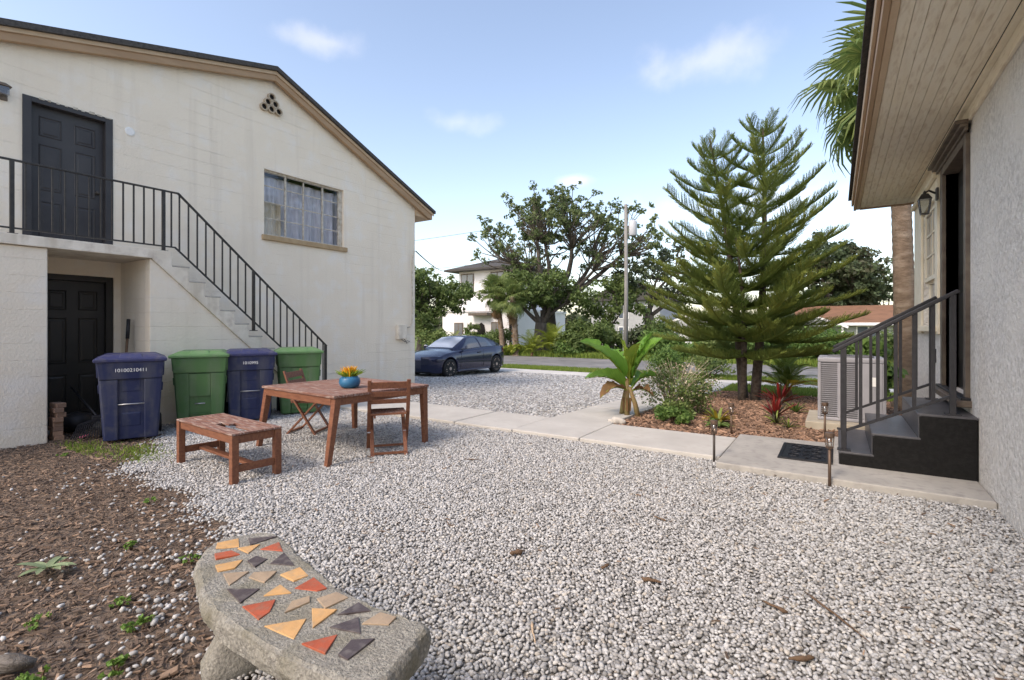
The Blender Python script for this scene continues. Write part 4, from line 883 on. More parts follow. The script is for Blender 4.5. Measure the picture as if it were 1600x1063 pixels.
# ------------------------------------------------------------------ wheeled bins
def rect(hx0, hx1, hy, z): return [(hx0, -hy, z), (hx1, -hy, z), (hx1, hy, z), (hx0, hy, z)]
def bin_(loc, rz, col, label, text=None):
    """front faces local +X, the front foot at the origin"""
    B = thing('wheeled_bin', label, 'bin', loc, rz, 'wheeled rubbish bins along the stair wall')
    c = 'bin_'+col; H = .98
    f = lambda z: .0+.09*z/H          # front leans out with height
    hw = lambda z: .265+.055*z/H
    bk = lambda z: -.56-.11*z/H
    b = MB()
    b.hull(rect(bk(.03), f(.03)-.035, hw(.03), .03), rect(bk(H), f(H)-.035, hw(H), H))          # core
    for s in (-1, 1):                                                                            # front pillars
        i0, i1 = .115, .0
        zz0, zz1 = .03, .76
        def q(z, o): 
            a_, c_ = s*(.125), s*(hw(z)-.012)
            return [(f(z)-.04, a_, z), (f(z)+o, a_, z), (f(z)+o-.012, c_, z), (f(z)-.04, c_, z)]
        b.hull(q(zz0, .0), q(zz1, .0))
    b.hull([(f(.72)-.04, -hw(.72), .76), (f(.72)+.006, -hw(.72)+.005, .76), (f(.72)+.006, hw(.72)-.005, .76), (f(.72)-.04, hw(.72), .76)],
           [(f(H)-.04, -hw(H)-.004, H), (f(H)+.012, -hw(H)-.004, H), (f(H)+.012, hw(H)+.004, H), (f(H)-.04, hw(H)+.004, H)])  # upper band
    b.hull(rect(bk(.8), f(.8)-.1, hw(.8)+.016, .78), rect(bk(H)-.004, f(H)-.05, hw(H)+.012, H-.002))                                # shoulder
    b.build('body', c, B, bevel=.014, seg=3)
    rm = MB().hull(rect(bk(H)-.03, f(H)+.03, hw(H)+.03, H-.012), rect(bk(H)-.03, f(H)+.034, hw(H)+.034, H+.03))
    rm.hull(rect(bk(H)-.02, f(H)+.02, hw(H)+.02, H+.03), rect(bk(H)+.05, f(H)-.08, hw(H)-.07, H+.075))
    ld = rm.build('lid', c+'l', B, bevel=.012, seg=3)
    MB().hull(rect(f(H)-.16, f(H)+.0, .12, H+.035), rect(f(H)-.14, f(H)-.05, .10, H+.085)).build('lid_grip', c+'l', ld, bevel=.01)
    MB().tube([(bk(H)-.07, -.26, H-.02), (bk(H)-.07, .26, H-.02)], .018, 10).build('handle', c, B, smooth=True)
    for s in (-1, 1):
        MB().box(bk(H)-.085, bk(H), s*.27-.02, s*.27+.02, H-.05, H+.005).build('hinge', c, B, bevel=.006)
        MB().lathe([(.10, -.028), (.125, -.02), (.125, .02), (.10, .028)], 24, (bk(.1)+.04, s*.285, .125), 'y').build('wheel', 'rubber', B, smooth=False)
        MB().hull([(f(.6)-.18, s*hw(.6)*1.0, .60), (f(.6)-.06, s*hw(.6), .60), (f(.6)-.06, s*(hw(.6)+.012), .60), (f(.6)-.18, s*(hw(.6)+.012), .60)],
                  [(f(.7)-.18, s*hw(.7), .70), (f(.7)-.06, s*hw(.7), .70), (f(.7)-.06, s*(hw(.7)+.012), .70), (f(.7)-.18, s*(hw(.7)+.012), .70)]).build('grip_pocket', c, B, bevel=.006)
    MB().tube([(bk(.1)+.04, -.26, .125), (bk(.1)+.04, .26, .125)], .012, 8).build('axle', 'steel', B)
    if col == 'b':
        MB().tube([(f(.46)-.012, -.128, .46), (f(.46)-.012, .128, .46)], .008, 8).build('catch_bar', 'steel', B, smooth=True)
        for z in (.18, .60): MB().hull([(f(z)-.037, -.10, z), (f(z)-.037, .10, z), (f(z+.18)-.037, .10, z+.18), (f(z+.18)-.037, -.10, z+.18)], [(f(z)-.028, -.08, z+.02), (f(z)-.028, .08, z+.02), (f(z+.16)-.028, .08, z+.16), (f(z+.16)-.028, -.08, z+.16)]).build('embossed_panel', c, B, bevel=.006)
    else:
        MB().hull([(f(.16)-.034, -.115, .10), (f(.16)-.02, -.115, .10), (f(.16)-.02, .115, .10), (f(.16)-.034, .115, .10)], [(f(.7)-.035, -.115, .20), (f(.2)-.016, -.115, .20), (f(.2)-.016, .115, .20), (f(.7)-.035, .115, .20)]).build('lower_lip', c, B)
        MB().hull([(f(.44)-.036, -.124, .44), (f(.44)-.006, -.124, .44), (f(.44)-.006, .124, .44), (f(.44)-.036, .124, .44)], [(f(.75)-.036, -.124, .75), (f(.75)-.006, -.124, .75), (f(.75)-.006, .124, .75), (f(.75)-.036, .124, .75)]).build('front_panel', c, B, bevel=.004)
        MB().tube([(f(.34)-.008, -.06, .34), (f(.34)-.008, .06, .34)], .009, 8).build('catch_bar', 'steel', B, smooth=True)
    if text:
        tilt = math.atan2(.09, H)
        mt = Matrix.Translation((f(.87)+.0115, 0.0, .87)) @ Matrix.Rotation(R(90), 4, 'Z') @ Matrix.Rotation(R(90)-tilt, 4, 'X')
        text_mesh('lettering', text, .058, 'white', B, mt, .0015)
    return B
bin_((-7.14, 2.50, 0), R(-20), 'b', 'blue wheeled bin with long white number beside the dark door', '10100210411')
bin_((-7.32, 3.36, 0), R(-30), 'g', 'green wheeled bin between the two blue bins')
bin_((-7.15, 3.96, 0), R(-27), 'b', 'blue wheeled bin between the two green bins', '1010995')
bin_((-7.10, 4.72, 0), R(-30), 'g', 'green wheeled bin at the foot of the stair')

# ------------------------------------------------------------------ things in the alcove
for i in range(8):
    bk = MB().box(-.10, .10, -.048, .048, 0, .056).build('brick', 'brick', None, bevel=.006)
    bk.location = (-8.10+rnd.uniform(-.02, .02), 2.03+rnd.uniform(-.012, .015), -.01+i*.057); bk.rotation_euler = (0, 0, R(90+rnd.uniform(-7, 7)) if False else R(rnd.uniform(-7, 7)))
    bk.location.y += .03
    tag(bk, 'old brick in the leaning stack beside the dark lower door, %s' % ['bottom of the stack', 'second from the ground', 'third from the ground', 'fourth from the ground', 'fourth from the top', 'third from the top', 'second from the top', 'topmost'][i], 'brick', 'bricks stacked in the alcove')
rk = thing('leaf_rake', 'black plastic leaf rake lying in the alcove by the bin', 'rake', (-7.95, 2.42, .0), R(-15))
b = MB()
for i in range(22):
    a = R(-38+76*i/21); b.tube([(0, 0, .22), (.22*math.cos(a)*.6, .30*math.sin(a), .17), (.30, .42*math.sin(a), .03)], .006, 5)
b.build('tines', 'blacktool', rk); MB().box(-.06, .03, -.06, .06, .2, .25).build('head', 'blacktool', rk, bevel=.01)
MB().tube([(-.03, 0, .23), (-.85, -.25, .55)], .014, 8).build('handle', 'blacktool', rk, smooth=True)
sh = thing('garden_shovel', 'old shovel with black handle leaning in the alcove corner', 'shovel', (-8.45, 2.86, 0))
MB().tube([(.05, -.02, .30), (-.02, .06, 1.25)], .018, 8).build('shaft', 'twig', sh, smooth=True)
MB().tube([(-.02, .06, 1.22), (-.04, .08, 1.50)], .024, 8).build('grip', 'blacktool', sh, smooth=True)
MB().hull([(.02, -.10, .02), (.05, -.10, .02), (.05, .08, .02), (.02, .08, .02)], [(.03, -.12, .34), (.06, -.12, .34), (.06, .10, .34), (.03, .10, .34)]).build('blade', 'iron', sh, bevel=.008)
bb = MB().lathe([(.02, 0), (.15, .03), (.2, .12), (.15, .22), (.02, .26)], 14).build('rubbish_bag', 'blacktool', None, smooth=True)
bb.location = (-8.45, 2.35, 0); tag(bb, 'black rubbish bag against the lower dark door', 'bag')
pk = MB().add([(0, 0, .01), (.09, .02, .02), (.11, .07, .05), (.02, .06, .03), (0, 0, .004), (.09, .02, .012), (.11, .07, .042), (.02, .06, .024)], [(0, 1, 2, 3), (7, 6, 5, 4), (0, 4, 5, 1), (1, 5, 6, 2), (2, 6, 7, 3), (3, 7, 4, 0)]).build('plastic_scrap', 'pink', None)
pk.location = (-7.93, 2.22, .0); tag(pk, 'small pink plastic scrap in front of the bricks', 'litter')

# ------------------------------------------------------------------ yard fittings at right
def solar_light(x, y, label, h=.43, m='copper'):
    z = gz(x, y); s = thing('path_light', label, 'garden light', (x, y, z), 0, 'solar path lights along the walk')
    MB().tube([(0, 0, -.03), (0, 0, h-.14)], .0125, 10).build('stake', m, s, smooth=True)
    MB().lathe([(.016, h-.142), (.030, h-.132), (.031, h-.125), (.016, h-.122)], 16).build('base_ring', 'copper', s)
    MB().lathe([(.024, h-.124), (.030, h-.038)], 16).build('lens', 'lampglass', s, smooth=True)
    b = MB()
    for k in range(6):
        a = k*math.pi/3; b.bar((.027*math.cos(a), .027*math.sin(a), h-.125), (.034*math.cos(a), .034*math.sin(a), h-.036), .005, .005)
    b.build('cage', 'copper', s)
    MB().lathe([(.034, h-.04), (.037, h-.03), (.037, h-.004), (.033, h), (.0, h+.001)], 18).build('cap', 'copper', s)
solar_light(-1.05, 5.39, 'bronze stake light at the corner of the landing slab', .43, 'post_dark')
solar_light(-1.14, 6.93, 'bronze stake light in the mulch behind the walk', .40)
solar_light(-.05, 5.10, 'bronze stake light on the pebbles before the black stoop', .47)
solar_light(-.12, 7.25, 'bronze stake light beside the air conditioner pad', .46)
dm = thing('door_mat', 'black rubber door mat with raised scroll pattern before the stoop', 'mat', (-.265, 6.02, .065))
MB().box(-.235, .235, -.37, .37, .002, .014).build('mat_base', 'mat', dm, bevel=.004)
MB().box(-.225, .225, .34, .36, .014, .019).box(-.225, .225, -.36, -.34, .014, .019).box(-.225, -.205, -.34, .34, .014, .019).box(.205, .225, -.34, .34, .014, .019).build('mat_border', 'mat', dm)
b = MB()
for s in (-1, 1):
    for k in range(3):
        cx_, cy_ = s*.095, -.21+.21*k
        b.tube([(cx_+.075*(1-t/26)*math.cos(t*.5), cy_+.085*(1-t/26)*math.sin(t*.5), .017) for t in range(22)], .006, 5)
for k in range(4): b.tube([(0.03*math.sin(t*.7), -.31+.16*k+.14*t/9, .017) for t in range(10)], .006, 5)
b.build('scroll_pattern', 'mat', dm)
pad = tag(MB().box(-.36, .72, 7.93, 9.05, -.12, .095).build('equipment_pad', 'pad', None, bevel=.012), 'pale concrete pad under the air conditioner', 'concrete pad')
ac = thing('air_conditioner', 'grey outdoor air conditioner unit on a concrete pad', 'air conditioner', (.165, 8.5, .095))
w, d, h = .385, .36, .87
MB().box(-w+.03, w-.03, -d+.03, d-.03, .02, h-.06).build('coil', 'ac_g', ac)
MB().box(-w, w, -d, d, 0, .05).build('base_pan', 'ac', ac, bevel=.015)
tp = MB().box(-w, w, -d, d, h-.07, h).build('top', 'ac', ac, bevel=.02, seg=3)
MB().lathe([(.27, h), (.27, h+.02), (.25, h+.02), (.25, h)], 28).build('fan_ring', 'ac_g', tp)
b = MB()
for k in range(12): a = k*math.pi/12; b.bar((.26*math.cos(a), .26*math.sin(a), h+.016), (-.26*math.cos(a), -.26*math.sin(a), h+.016), .006, .006)
b.build('fan_guard', 'ac_g', tp)
for sx in (-1, 1):
    for sy in (-1, 1): MB().box(sx*w-.04 if sx > 0 else -w, w if sx > 0 else -w+.04, d-.04 if sy > 0 else -d, d if sy > 0 else -d+.04, .05, h-.07).build('corner_post', 'ac', ac, bevel=.008)
for px_ in (-.13, .10): MB().box(px_-.025, px_+.025, -d-.002, -d+.02, .05, h-.07).build('rib', 'ac', ac, bevel=.006)
MB().box(.125, w-.04, -d-.001, -d+.02, .05, h-.07).build('service_panel', 'ac', ac, bevel=.006)
MB().box(.20, .30, -d-.006, -d-.001, .5, .62).build('rating_plate', 'white', ac)
for k in range(26):
    z = .065+k*.0285
    MB().box(-w+.04, .10, -d+.006, -d+.02, z, z+.012).build('louvre', 'ac', ac)
    MB().box(-w+.006, -w+.02, -d+.04, d-.04, z, z+.012).build('louvre', 'ac', ac)

# ------------------------------------------------------------------ parked car (front towards local +X)
car = thing('parked_car', 'dark blue two door coupe parked on the gravel driveway', 'car', (-11.72, 14.15, gz(0, 14.1)+.005), R(-90))
def interp(T, x):
    xs_, ys_ = zip(*T); return float(np.interp(x, xs_, ys_))
WT = [(-2.14, .60), (-2.08, .72), (-1.95, .80), (-1.7, .865), (-1.3, .895), (0, .89), (1.3, .895), (1.7, .87), (1.95, .81), (2.12, .71), (2.22, .58), (2.28, .42)]
SHT = [(-2.14, .92), (-2.0, 1.0), (-1.6, 1.02), (-.8, .985), (.3, .945), (.9, .90), (1.4, .84), (1.9, .74), (2.2, .64), (2.28, .58)]
CRT = [(-2.14, .03), (-1.9, .06), (-1.2, .04), (.9, .075), (1.5, .07), (2.1, .05), (2.28, .03)]
def arch(x):
    z = .20 if -2.0 < x < 2.1 else .26
    for c_ in (-1.35, 1.35):
        q = .375**2-(x-c_)**2
        if q > 0: z = max(z, .32+math.sqrt(q)-.0)
    return z
def sec(x):
    w = interp(WT, x); s = interp(SHT, x); c_ = interp(CRT, x); z0 = arch(x)
    raw = [(w*.955, z0), (w*.985, .34), (w, .50), (w*.992, .64), (w*.985, .74), (w*.945, s-.02), (w*.88, s), (w*.6, s+c_*.7), (w*.25, s+c_*.97), (0, s+c_)]
    return [(y, max(z, z0+.012*i)) for i, (y, z) in enumerate(raw)]
xs_ = sorted(set([round(-2.14+4.42*i/60, 3) for i in range(61)]+[c_+d_ for c_ in (-1.35, 1.35) for d_ in (-.376, -.374, -.36, -.33, .33, .36, .374, .376)]))
b = MB(); S = [sec(x) for x in xs_]; k = len(S[0]); full = 2*k-1
for x, s in zip(xs_, S):
    for y, z in s: b.v.append((x, y, z))
    for y, z in reversed(s[:-1]): b.v.append((x, -y, z))
for i in range(len(xs_)-1):
    for j in range(full-1): a = i*full+j; b.f.append((a, a+1, a+full+1, a+full))
b.f.append(tuple(range(full))); b.f.append(tuple((len(xs_)-1)*full+j for j in range(full)))
body = b.build('body', 'paint', car, smooth=True)
HT = [(-1.98, 1.04), (-1.6, 1.20), (-1.2, 1.325), (-.8, 1.39), (-.4, 1.413), (-.05, 1.40), (.2, 1.345), (.55, 1.18), (.98, .955)]
def csec(x):
    zb = interp(SHT, x)-.03; h = max(interp(HT, x), zb+.02); yb = interp([(-1.98, .60), (-1.5, .74), (-1.0, .80), (.5, .80), (.98, .70)], x); hh = h-zb
    yt = yb-.235*hh/.45
    return [(yb, zb), (yb-(yb-yt)*.5, zb+hh*.52), (yt, h-hh*.13), (yt-.07, h-hh*.045), (yt*.5, h-.004), (0, h)]
cx = [-1.98+2.96*i/44 for i in range(45)]; b = MB(); S = [csec(x) for x in cx]; k = len(S[0]); full = 2*k-1
for x, s in zip(cx, S):
    for y, z in s: b.v.append((x, y, z))
    for y, z in reversed(s[:-1]): b.v.append((x, -y, z))
for i in range(len(cx)-1):
    for j in range(full-1): a = i*full+j; b.f.append((a, a+1, a+full+1, a+full))
b.build('roof', 'paint', car, smooth=True)
M['tint'] = mat('tinted car glass', (.035, .045, .06), .06, spec=1., coat=1.)
M['shade'] = mat('windscreen with silver shade', (.50, .54, .60), .12, spec=.8, coat=1., var=(.10, .11, .13), vscale=1.6, vdet=0)
def side_win(nm, x0f, x1f, s):      # x bounds at lower and upper edge
    b = MB(); nx_, nt = 10, 4
    for i in range(nx_+1):
        for j in range(nt+1):
            t = j/nt; xa = x0f[0]+(x0f[1]-x0f[0])*t; xb = x1f[0]+(x1f[1]-x1f[0])*t; x = xa+(xb-xa)*i/nx_
            q = csec(x); p0, p1, p2 = q[0], q[1], q[2]; tt = .10+t*.86
            pp = (p0[0]+(p1[0]-p0[0])*tt*2, p0[1]+(p1[1]-p0[1])*tt*2) if tt < .5 else (p1[0]+(p2[0]-p1[0])*(tt-.5)*2, p1[1]+(p2[1]-p1[1])*(tt-.5)*2)
            b.v.append((x, s*(pp[0]+.009), pp[1]+.004))
    for i in range(nx_):
        for j in range(nt): a = i*(nt+1)+j; b.f.append((a, a+nt+1, a+nt+2, a+1))
    b.build(nm, 'tint', car, smooth=True)
for s in (-1, 1):
    side_win('door_window', (-.42, -.34), (.74, .14), s); side_win('quarter_window', (-1.22, -.92), (-.50, -.42), s)
def top_win(nm, x0, x1, m, inset):
    b = MB(); nx_, ny_ = 10, 10
    for i in range(nx_+1):
        x = x0+(x1-x0)*i/nx_; q = csec(x); yy = [p[0] for p in q]; zz = [p[1] for p in q]
        for j in range(ny_+1):
            y = (-1+2*j/ny_)*(q[3][0]-inset); z = float(np.interp(abs(y), yy[::-1], zz[::-1])); b.v.append((x, y, z+.012))
    for i in range(nx_):
        for j in range(ny_): a = i*(ny_+1)+j; b.f.append((a, a+ny_+1, a+ny_+2, a+1))
    b.build(nm, m, car, smooth=True)
top_win('windscreen', .17, .90, 'shade', .0); top_win('rear_window', -1.75, -1.15, 'tint', .02); top_win('sunroof', -.75, -.02, 'tint', .05)
for s in (-1, 1):
    MB().hull([(2.02, s*.52, .60), (1.62, s*.80, .66), (1.62, s*.845, .66), (2.06, s*.60, .60)], [(1.98, s*.54, .69), (1.60, s*.78, .775), (1.60, s*.822, .775), (2.02, s*.60, .69)]).build('headlight', 'chrome', car, bevel=.02, seg=3)
    MB().hull([(-1.90, s*.66, .74), (-1.90, s*.815, .74), (-2.06, s*.72, .74), (-2.06, s*.6, .74)], [(-1.88, s*.66, .93), (-1.88, s*.80, .93), (-2.03, s*.70, .93), (-2.03, s*.6, .93)]).build('tail_light', 'red_lens', car, bevel=.015)
    mi = MB().hull([(.50, s*.80, .96), (.66, s*.80, .96), (.70, s*.98, .95), (.56, s*1.0, .95)], [(.52, s*.82, 1.03), (.63, s*.82, 1.03), (.66, s*.97, 1.08), (.56, s*.99, 1.08)]).build('mirror', 'paint', car, bevel=.025, seg=3)
    MB().hull([(-.38, s*.872, .80), (-.18, s*.874, .80), (-.18, s*.905, .80), (-.38, s*.903, .80)], [(-.38, s*.868, .83), (-.18, s*.87, .83), (-.18, s*.90, .83), (-.38, s*.898, .83)]).build('door_handle', 'black_trim', car, bevel=.008)
    for x0, x1 in ((.80, .74), (-.50, -.52)):
        MB().tube([(x0, s*.884, .30), (x0, s*.893, .50), ((x0+x1)/2, s*.886, .70), (x1, s*.852, .90)], .0045, 5).build('door_seam', 'black_trim', car)
    MB().box(-.95, .95, min(s*.80, s*.885), max(s*.80, s*.885), .185, .245).build('side_skirt', 'paint', car, bevel=.02)
    for wx in (-1.35, 1.35):
        wh = link('wheel', None, car); wh.location = (wx, s*.79, .322); wh.rotation_euler = (0, rnd.uniform(0, 1), 0)
        MB().lathe([(.235, -.10), (.30, -.105), (.322, -.08), (.322, .08), (.30, .105), (.235, .10)], 36, (0, 0, 0), 'y').build('tyre', 'rubber', wh, smooth=True)
        MB().lathe([(.238, -.09), (.238, .10), (.215, .10), (.205, .02), (.205, -.09)], 32, (0, 0, 0), 'y').build('rim', 'rim', wh, smooth=True)
        MB().lathe([(.2, -.03), (.2, -.02)], 24, (0, 0, 0), 'y').build('brake_disc', 'dark', wh)
        for k in range(10):
            a = 2*math.pi*(k//2)/5+(.13 if k % 2 else -.13)
            MB().bar((.04*math.cos(a), s*.085, .04*math.sin(a)), (.225*math.cos(a+(.06 if k % 2 else -.06)), s*.092, .225*math.sin(a+(.06 if k % 2 else -.06))), .028, .02, (0, 1, 0)).build('spoke', 'rim', wh, bevel=.005)
        MB().lathe([(.055, s*.07), (.055, s*.1), (.03, s*.105)], 16, (0, 0, 0), 'y').build('hub', 'rim', wh)
MB().box(-1.95, 2.0, -.70, .70, .18, .62).build('underbody', 'black_trim', car)
MB().hull([(2.10, -.62, .30), (2.14, -.62, .30), (2.14, .62, .30), (2.10, .62, .30)], [(2.12, -.5, .44), (2.22, -.45, .44), (2.22, .45, .44), (2.12, .5, .44)]).build('lower_grille', 'black_trim', car)
MB().bar((2.245, -.33, .575), (2.245, .33, .575), .03, .05).build('upper_grille', 'black_trim', car)
for s in (-1, 1): MB().tube([(.86, s*.1, .975), (.80, s*.45, .99), (.70, s*.62, 1.02)], .008, 5).build('wiper', 'black_trim', car)
# ================================================================== PLANTS
def leaf_mesh(name, P, size, m, nrm=None, aspect=.55, seed=0, cup=0.):
    """many small leaf-shaped quads at the points P"""
    q = np.random.RandomState(seed); P = np.asarray(P); n = len(P)
    a = q.normal(size=(n, 3)); a /= np.linalg.norm(a, axis=1)[:, None]
    if nrm is not None:
        nn = np.asarray(nrm)+.8*q.normal(size=(n, 3)); 
    else: nn = q.normal(size=(n, 3))
    u = np.cross(a, nn); u /= np.linalg.norm(u, axis=1)[:, None]+1e-9
    v = np.cross(u, nn); v /= np.linalg.norm(v, axis=1)[:, None]+1e-9
    s = size*q.uniform(.6, 1.35, n)[:, None]
    V = np.stack([P-u*s, P+v*s*aspect-u*s*.1, P+u*s, P-v*s*aspect-u*s*.1], 1).reshape(-1, 3)
    me = bpy.data.meshes.new(name); me.from_pydata(V.tolist(), [], np.arange(4*n).reshape(n, 4).tolist()); me.materials.append(M[m])
    return me
def clump_points(clumps, dens, seed, flat=.75):
    q = np.random.RandomState(seed); out = []; nr = []
    for c, r in clumps:
        n = max(6, int(dens*r*r)); d = q.normal(size=(n, 3)); d /= np.linalg.norm(d, axis=1)[:, None]
        rr = r*(q.uniform(0, 1, n)**.45)*(1+.25*q.normal(size=n)*.5); p = np.asarray(c)+d*rr[:, None]*np.array([1, 1, flat]); out.append(p); nr.append(d+np.array([0, 0, .5]))
    return np.concatenate(out), np.concatenate(nr)
def curve(a, b, bend, n=6):
    a, b = Vector(a), Vector(b); return [a.lerp(b, t)+Vector(bend)*math.sin(math.pi*t) for t in [i/(n-1) for i in range(n)]]
def make_tree(name, label, base, fork, tr, envs, clump, dens, leaf, lm, bm_='bark', seed=1, group=None, flat=.75, limbs=6, lk=.42):
    """trunk, limbs and twigs reach out to leaf clumps spread through the given ellipsoids"""
    q = random.Random(seed); T = thing(name, label, 'tree', base, 0, group)
    bx, by, bz = base; tg = []
    for c, r, n in envs:
        k = 0
        while k < n:
            d = Vector((q.gauss(0, 1), q.gauss(0, 1), q.gauss(0, 1))).normalized()*(q.random()**.26)
            tg.append(Vector((c[0]+d.x*r[0]-bx, c[1]+d.y*r[1]-by, c[2]+d.z*r[2]-bz))); k += 1
    F = Vector(fork)-Vector(base)
    cents = [tg[i] for i in q.sample(range(len(tg)), min(limbs, len(tg)))]
    for _ in range(6):
        grp = [[] for _ in cents]
        for t in tg: grp[min(range(len(cents)), key=lambda i: (cents[i]-t).length)].append(t)
        cents = [sum(g_, Vector())/len(g_) if g_ else cents[i] for i, g_ in enumerate(grp)]
    b = MB()
    b.tube([(-.0, 0, -.3), (0, 0, .15), F*.35+Vector((q.uniform(-.1, .1), q.uniform(-.1, .1), 0))*F.length*.3, F*.75, F], [tr*1.7, tr*1.25, tr, tr*.95, tr*.9], 12)
    for c, g_ in zip(cents, grp):
        if not g_: continue
        end = F.lerp(c, .85); bend = Vector((q.uniform(-1, 1), q.uniform(-1, 1), q.uniform(-.6, .5)))*(end-F).length*.13
        main = curve(F-Vector((0, 0, tr*.3)), end, bend, 8); b.tube(main, [tr*lk*(1-.7*i/7) for i in range(8)], 8)
        for t in g_:
            i = min(range(2, 8), key=lambda k: (main[k]-t).length+q.uniform(0, .8)); i = max(2, i-1); s0 = main[i]
            bd = Vector((q.uniform(-1, 1), q.uniform(-1, 1), q.uniform(-.7, .4)))*(t-s0).length*.16
            sb = curve(s0, t, bd, 6); r0 = tr*.15*(1-.5*i/8); b.tube(sb, [r0*(1-.75*k/5)+.006 for k in range(6)], 5)
            for _ in range(3):
                k = q.randint(2, 4); e = sb[k]+Vector((q.gauss(0, 1), q.gauss(0, 1), q.gauss(.3, .8)))*clump*.8
                b.tube(curve(sb[k], e, (0, 0, .05), 4), [r0*.35+.006, r0*.25+.005, .008, .005], 4)
    b.build('trunk', bm_, T, smooth=True)
    cl = []
    for t in tg:
        cl.append((t, clump*q.uniform(.6, 1.15)))
        for _ in range(2): cl.append((t+Vector((q.gauss(0, 1), q.gauss(0, 1), q.gauss(0, .6)))*clump*.9, clump*q.uniform(.35, .7)))
    P, N_ = clump_points(cl, dens, seed, flat)
    link('crown', leaf_mesh('crown', P, leaf, lm, N_, seed=seed), T)
    return T
def bush(name, label, loc, r, h, n, leaf, m, seed, cat='shrub', group=None, stems=6, lumps=14):
    q = random.Random(seed); B = thing(name, label, cat, loc, 0, group); b = MB(); cl = []
    for i in range(lumps):
        a = q.uniform(0, 6.28); d = q.random()**.6*r*.72; z = h*q.uniform(.28, .82)*(1-.35*(d/r)**2)
        cl.append(((d*math.cos(a), d*math.sin(a), z), q.uniform(.26, .45)*min(r, h*.9)))
    for c, rr in cl[:stems]: b.tube([(c[0]*.15, c[1]*.15, -.03), (c[0]*.5, c[1]*.5, c[2]*.6), c], [.02*r+.004, .015*r+.003, .004], 5)
    b.build('stems', 'twig', B)
    tot = sum(rr*rr for _, rr in cl); P, N_ = clump_points(cl, n/tot, seed, .85); P[:, 2] = np.maximum(P[:, 2], .02)
    link('foliage', leaf_mesh('foliage', P, leaf, m, N_, seed=seed), B); return B

# ---- live oak and its neighbours across the street
OG = -.36
make_tree('live_oak', 'big spreading live oak with bare limbs beyond the street', (-16.4, 29.9, OG), (-16.6, 29.8, 2.6), .56,
          [((-18.2, 28.9, 7.3), (3.6, 3.2, 2.6), 80), ((-15.6, 30.4, 8.6), (3.4, 3.2, 2.3), 80), ((-12.4, 32.3, 7.0), (3.2, 3.0, 2.8), 74), ((-16.6, 29.2, 9.9), (2.4, 2.2, .9), 24)],
          .37, 260, .12, 'oakleaf', seed=3, group='trees beyond the street', limbs=9)
make_tree('live_oak', 'dense low oak with leaning dark trunks beside the fan palms', (-16.2, 27.9, OG), (-16.0, 27.9, 1.7), .42,
          [((-17.0, 27.0, 3.7), (2.4, 1.6, 1.1), 34), ((-14.6, 28.2, 3.6), (2.0, 1.6, 1.2), 24)], .58, 300, .12, 'oakleaf2', seed=5, group='trees beyond the street', limbs=5)
make_tree('live_oak', 'shady oak behind the utility pole', (-10.6, 33.4, OG), (-10.7, 33.4, 2.2), .35,
          [((-11.2, 33.2, 4.6), (2.6, 2.2, 1.9), 36), ((-8.6, 34.6, 5.2), (2.2, 2.0, 2.2), 34)], .48, 200, .13, 'darkleaf', seed=8, group='trees beyond the street', limbs=6)
make_tree('live_oak', 'broad oak showing past the corner of the cream building', (-25.0, 26.4, OG), (-25.0, 26.4, 2.0), .35,
          [((-25.8, 25.8, 4.1), (2.6, 2.0, 1.7), 54), ((-23.0, 27.4, 3.6), (1.5, 1.4, 1.2), 24), ((-24.8, 25.6, 1.9), (2.2, 1.6, 1.0), 26)], .58, 300, .12, 'oakleaf2', seed=11, group='trees beyond the street', limbs=6)
make_tree('live_oak', 'dark tree standing left of the tall palm trunk behind the brown roof', (-.2, 58, OG), (-.2, 58, 2.6), .5,
          [((-1.6, 57, 6.2), (4.6, 3, 3.6), 60), ((1.6, 59, 5.8), (2.6, 2, 3.0), 30)], 1.0, 130, .22, 'darkleaf', seed=13, group='trees beyond the street', limbs=7)
make_tree('live_oak', 'small far tree peeking over the brown roof ridge', (4.2, 66, OG), (4.2, 66, 2.6), .22,
          [((4.2, 66, 4.9), (1.3, 1.2, .9), 9)], .6, 130, .2, 'darkleaf', seed=14, group='trees beyond the street', limbs=3)
make_tree('live_oak', 'small leafy tree filling the gap between the big oak and the pole', (-12.6, 31.2, OG), (-12.6, 31.2, 1.5), .2,
          [((-12.4, 31.0, 3.0), (2.3, 1.5, 1.5), 34)], .5, 260, .12, 'oakleaf2', seed=15, group='trees beyond the street', limbs=5)
# far belt of trees, one mass
q = np.random.RandomState(9); n = 420; cl = []
for i in range(n):
    x = -150+260*i/n; cl.append(((x+q.uniform(-1, 1), 92+q.uniform(-5, 5), 1.3+q.uniform(-.8, 1.6)), q.uniform(1.5, 2.4)))
P, N_ = clump_points(cl, 45, 4, .9)
stuff(link('far_trees', leaf_mesh('far_trees', P, .5, 'darkleaf', N_, seed=4)), 'low dark belt of far trees behind the houses', 'trees')

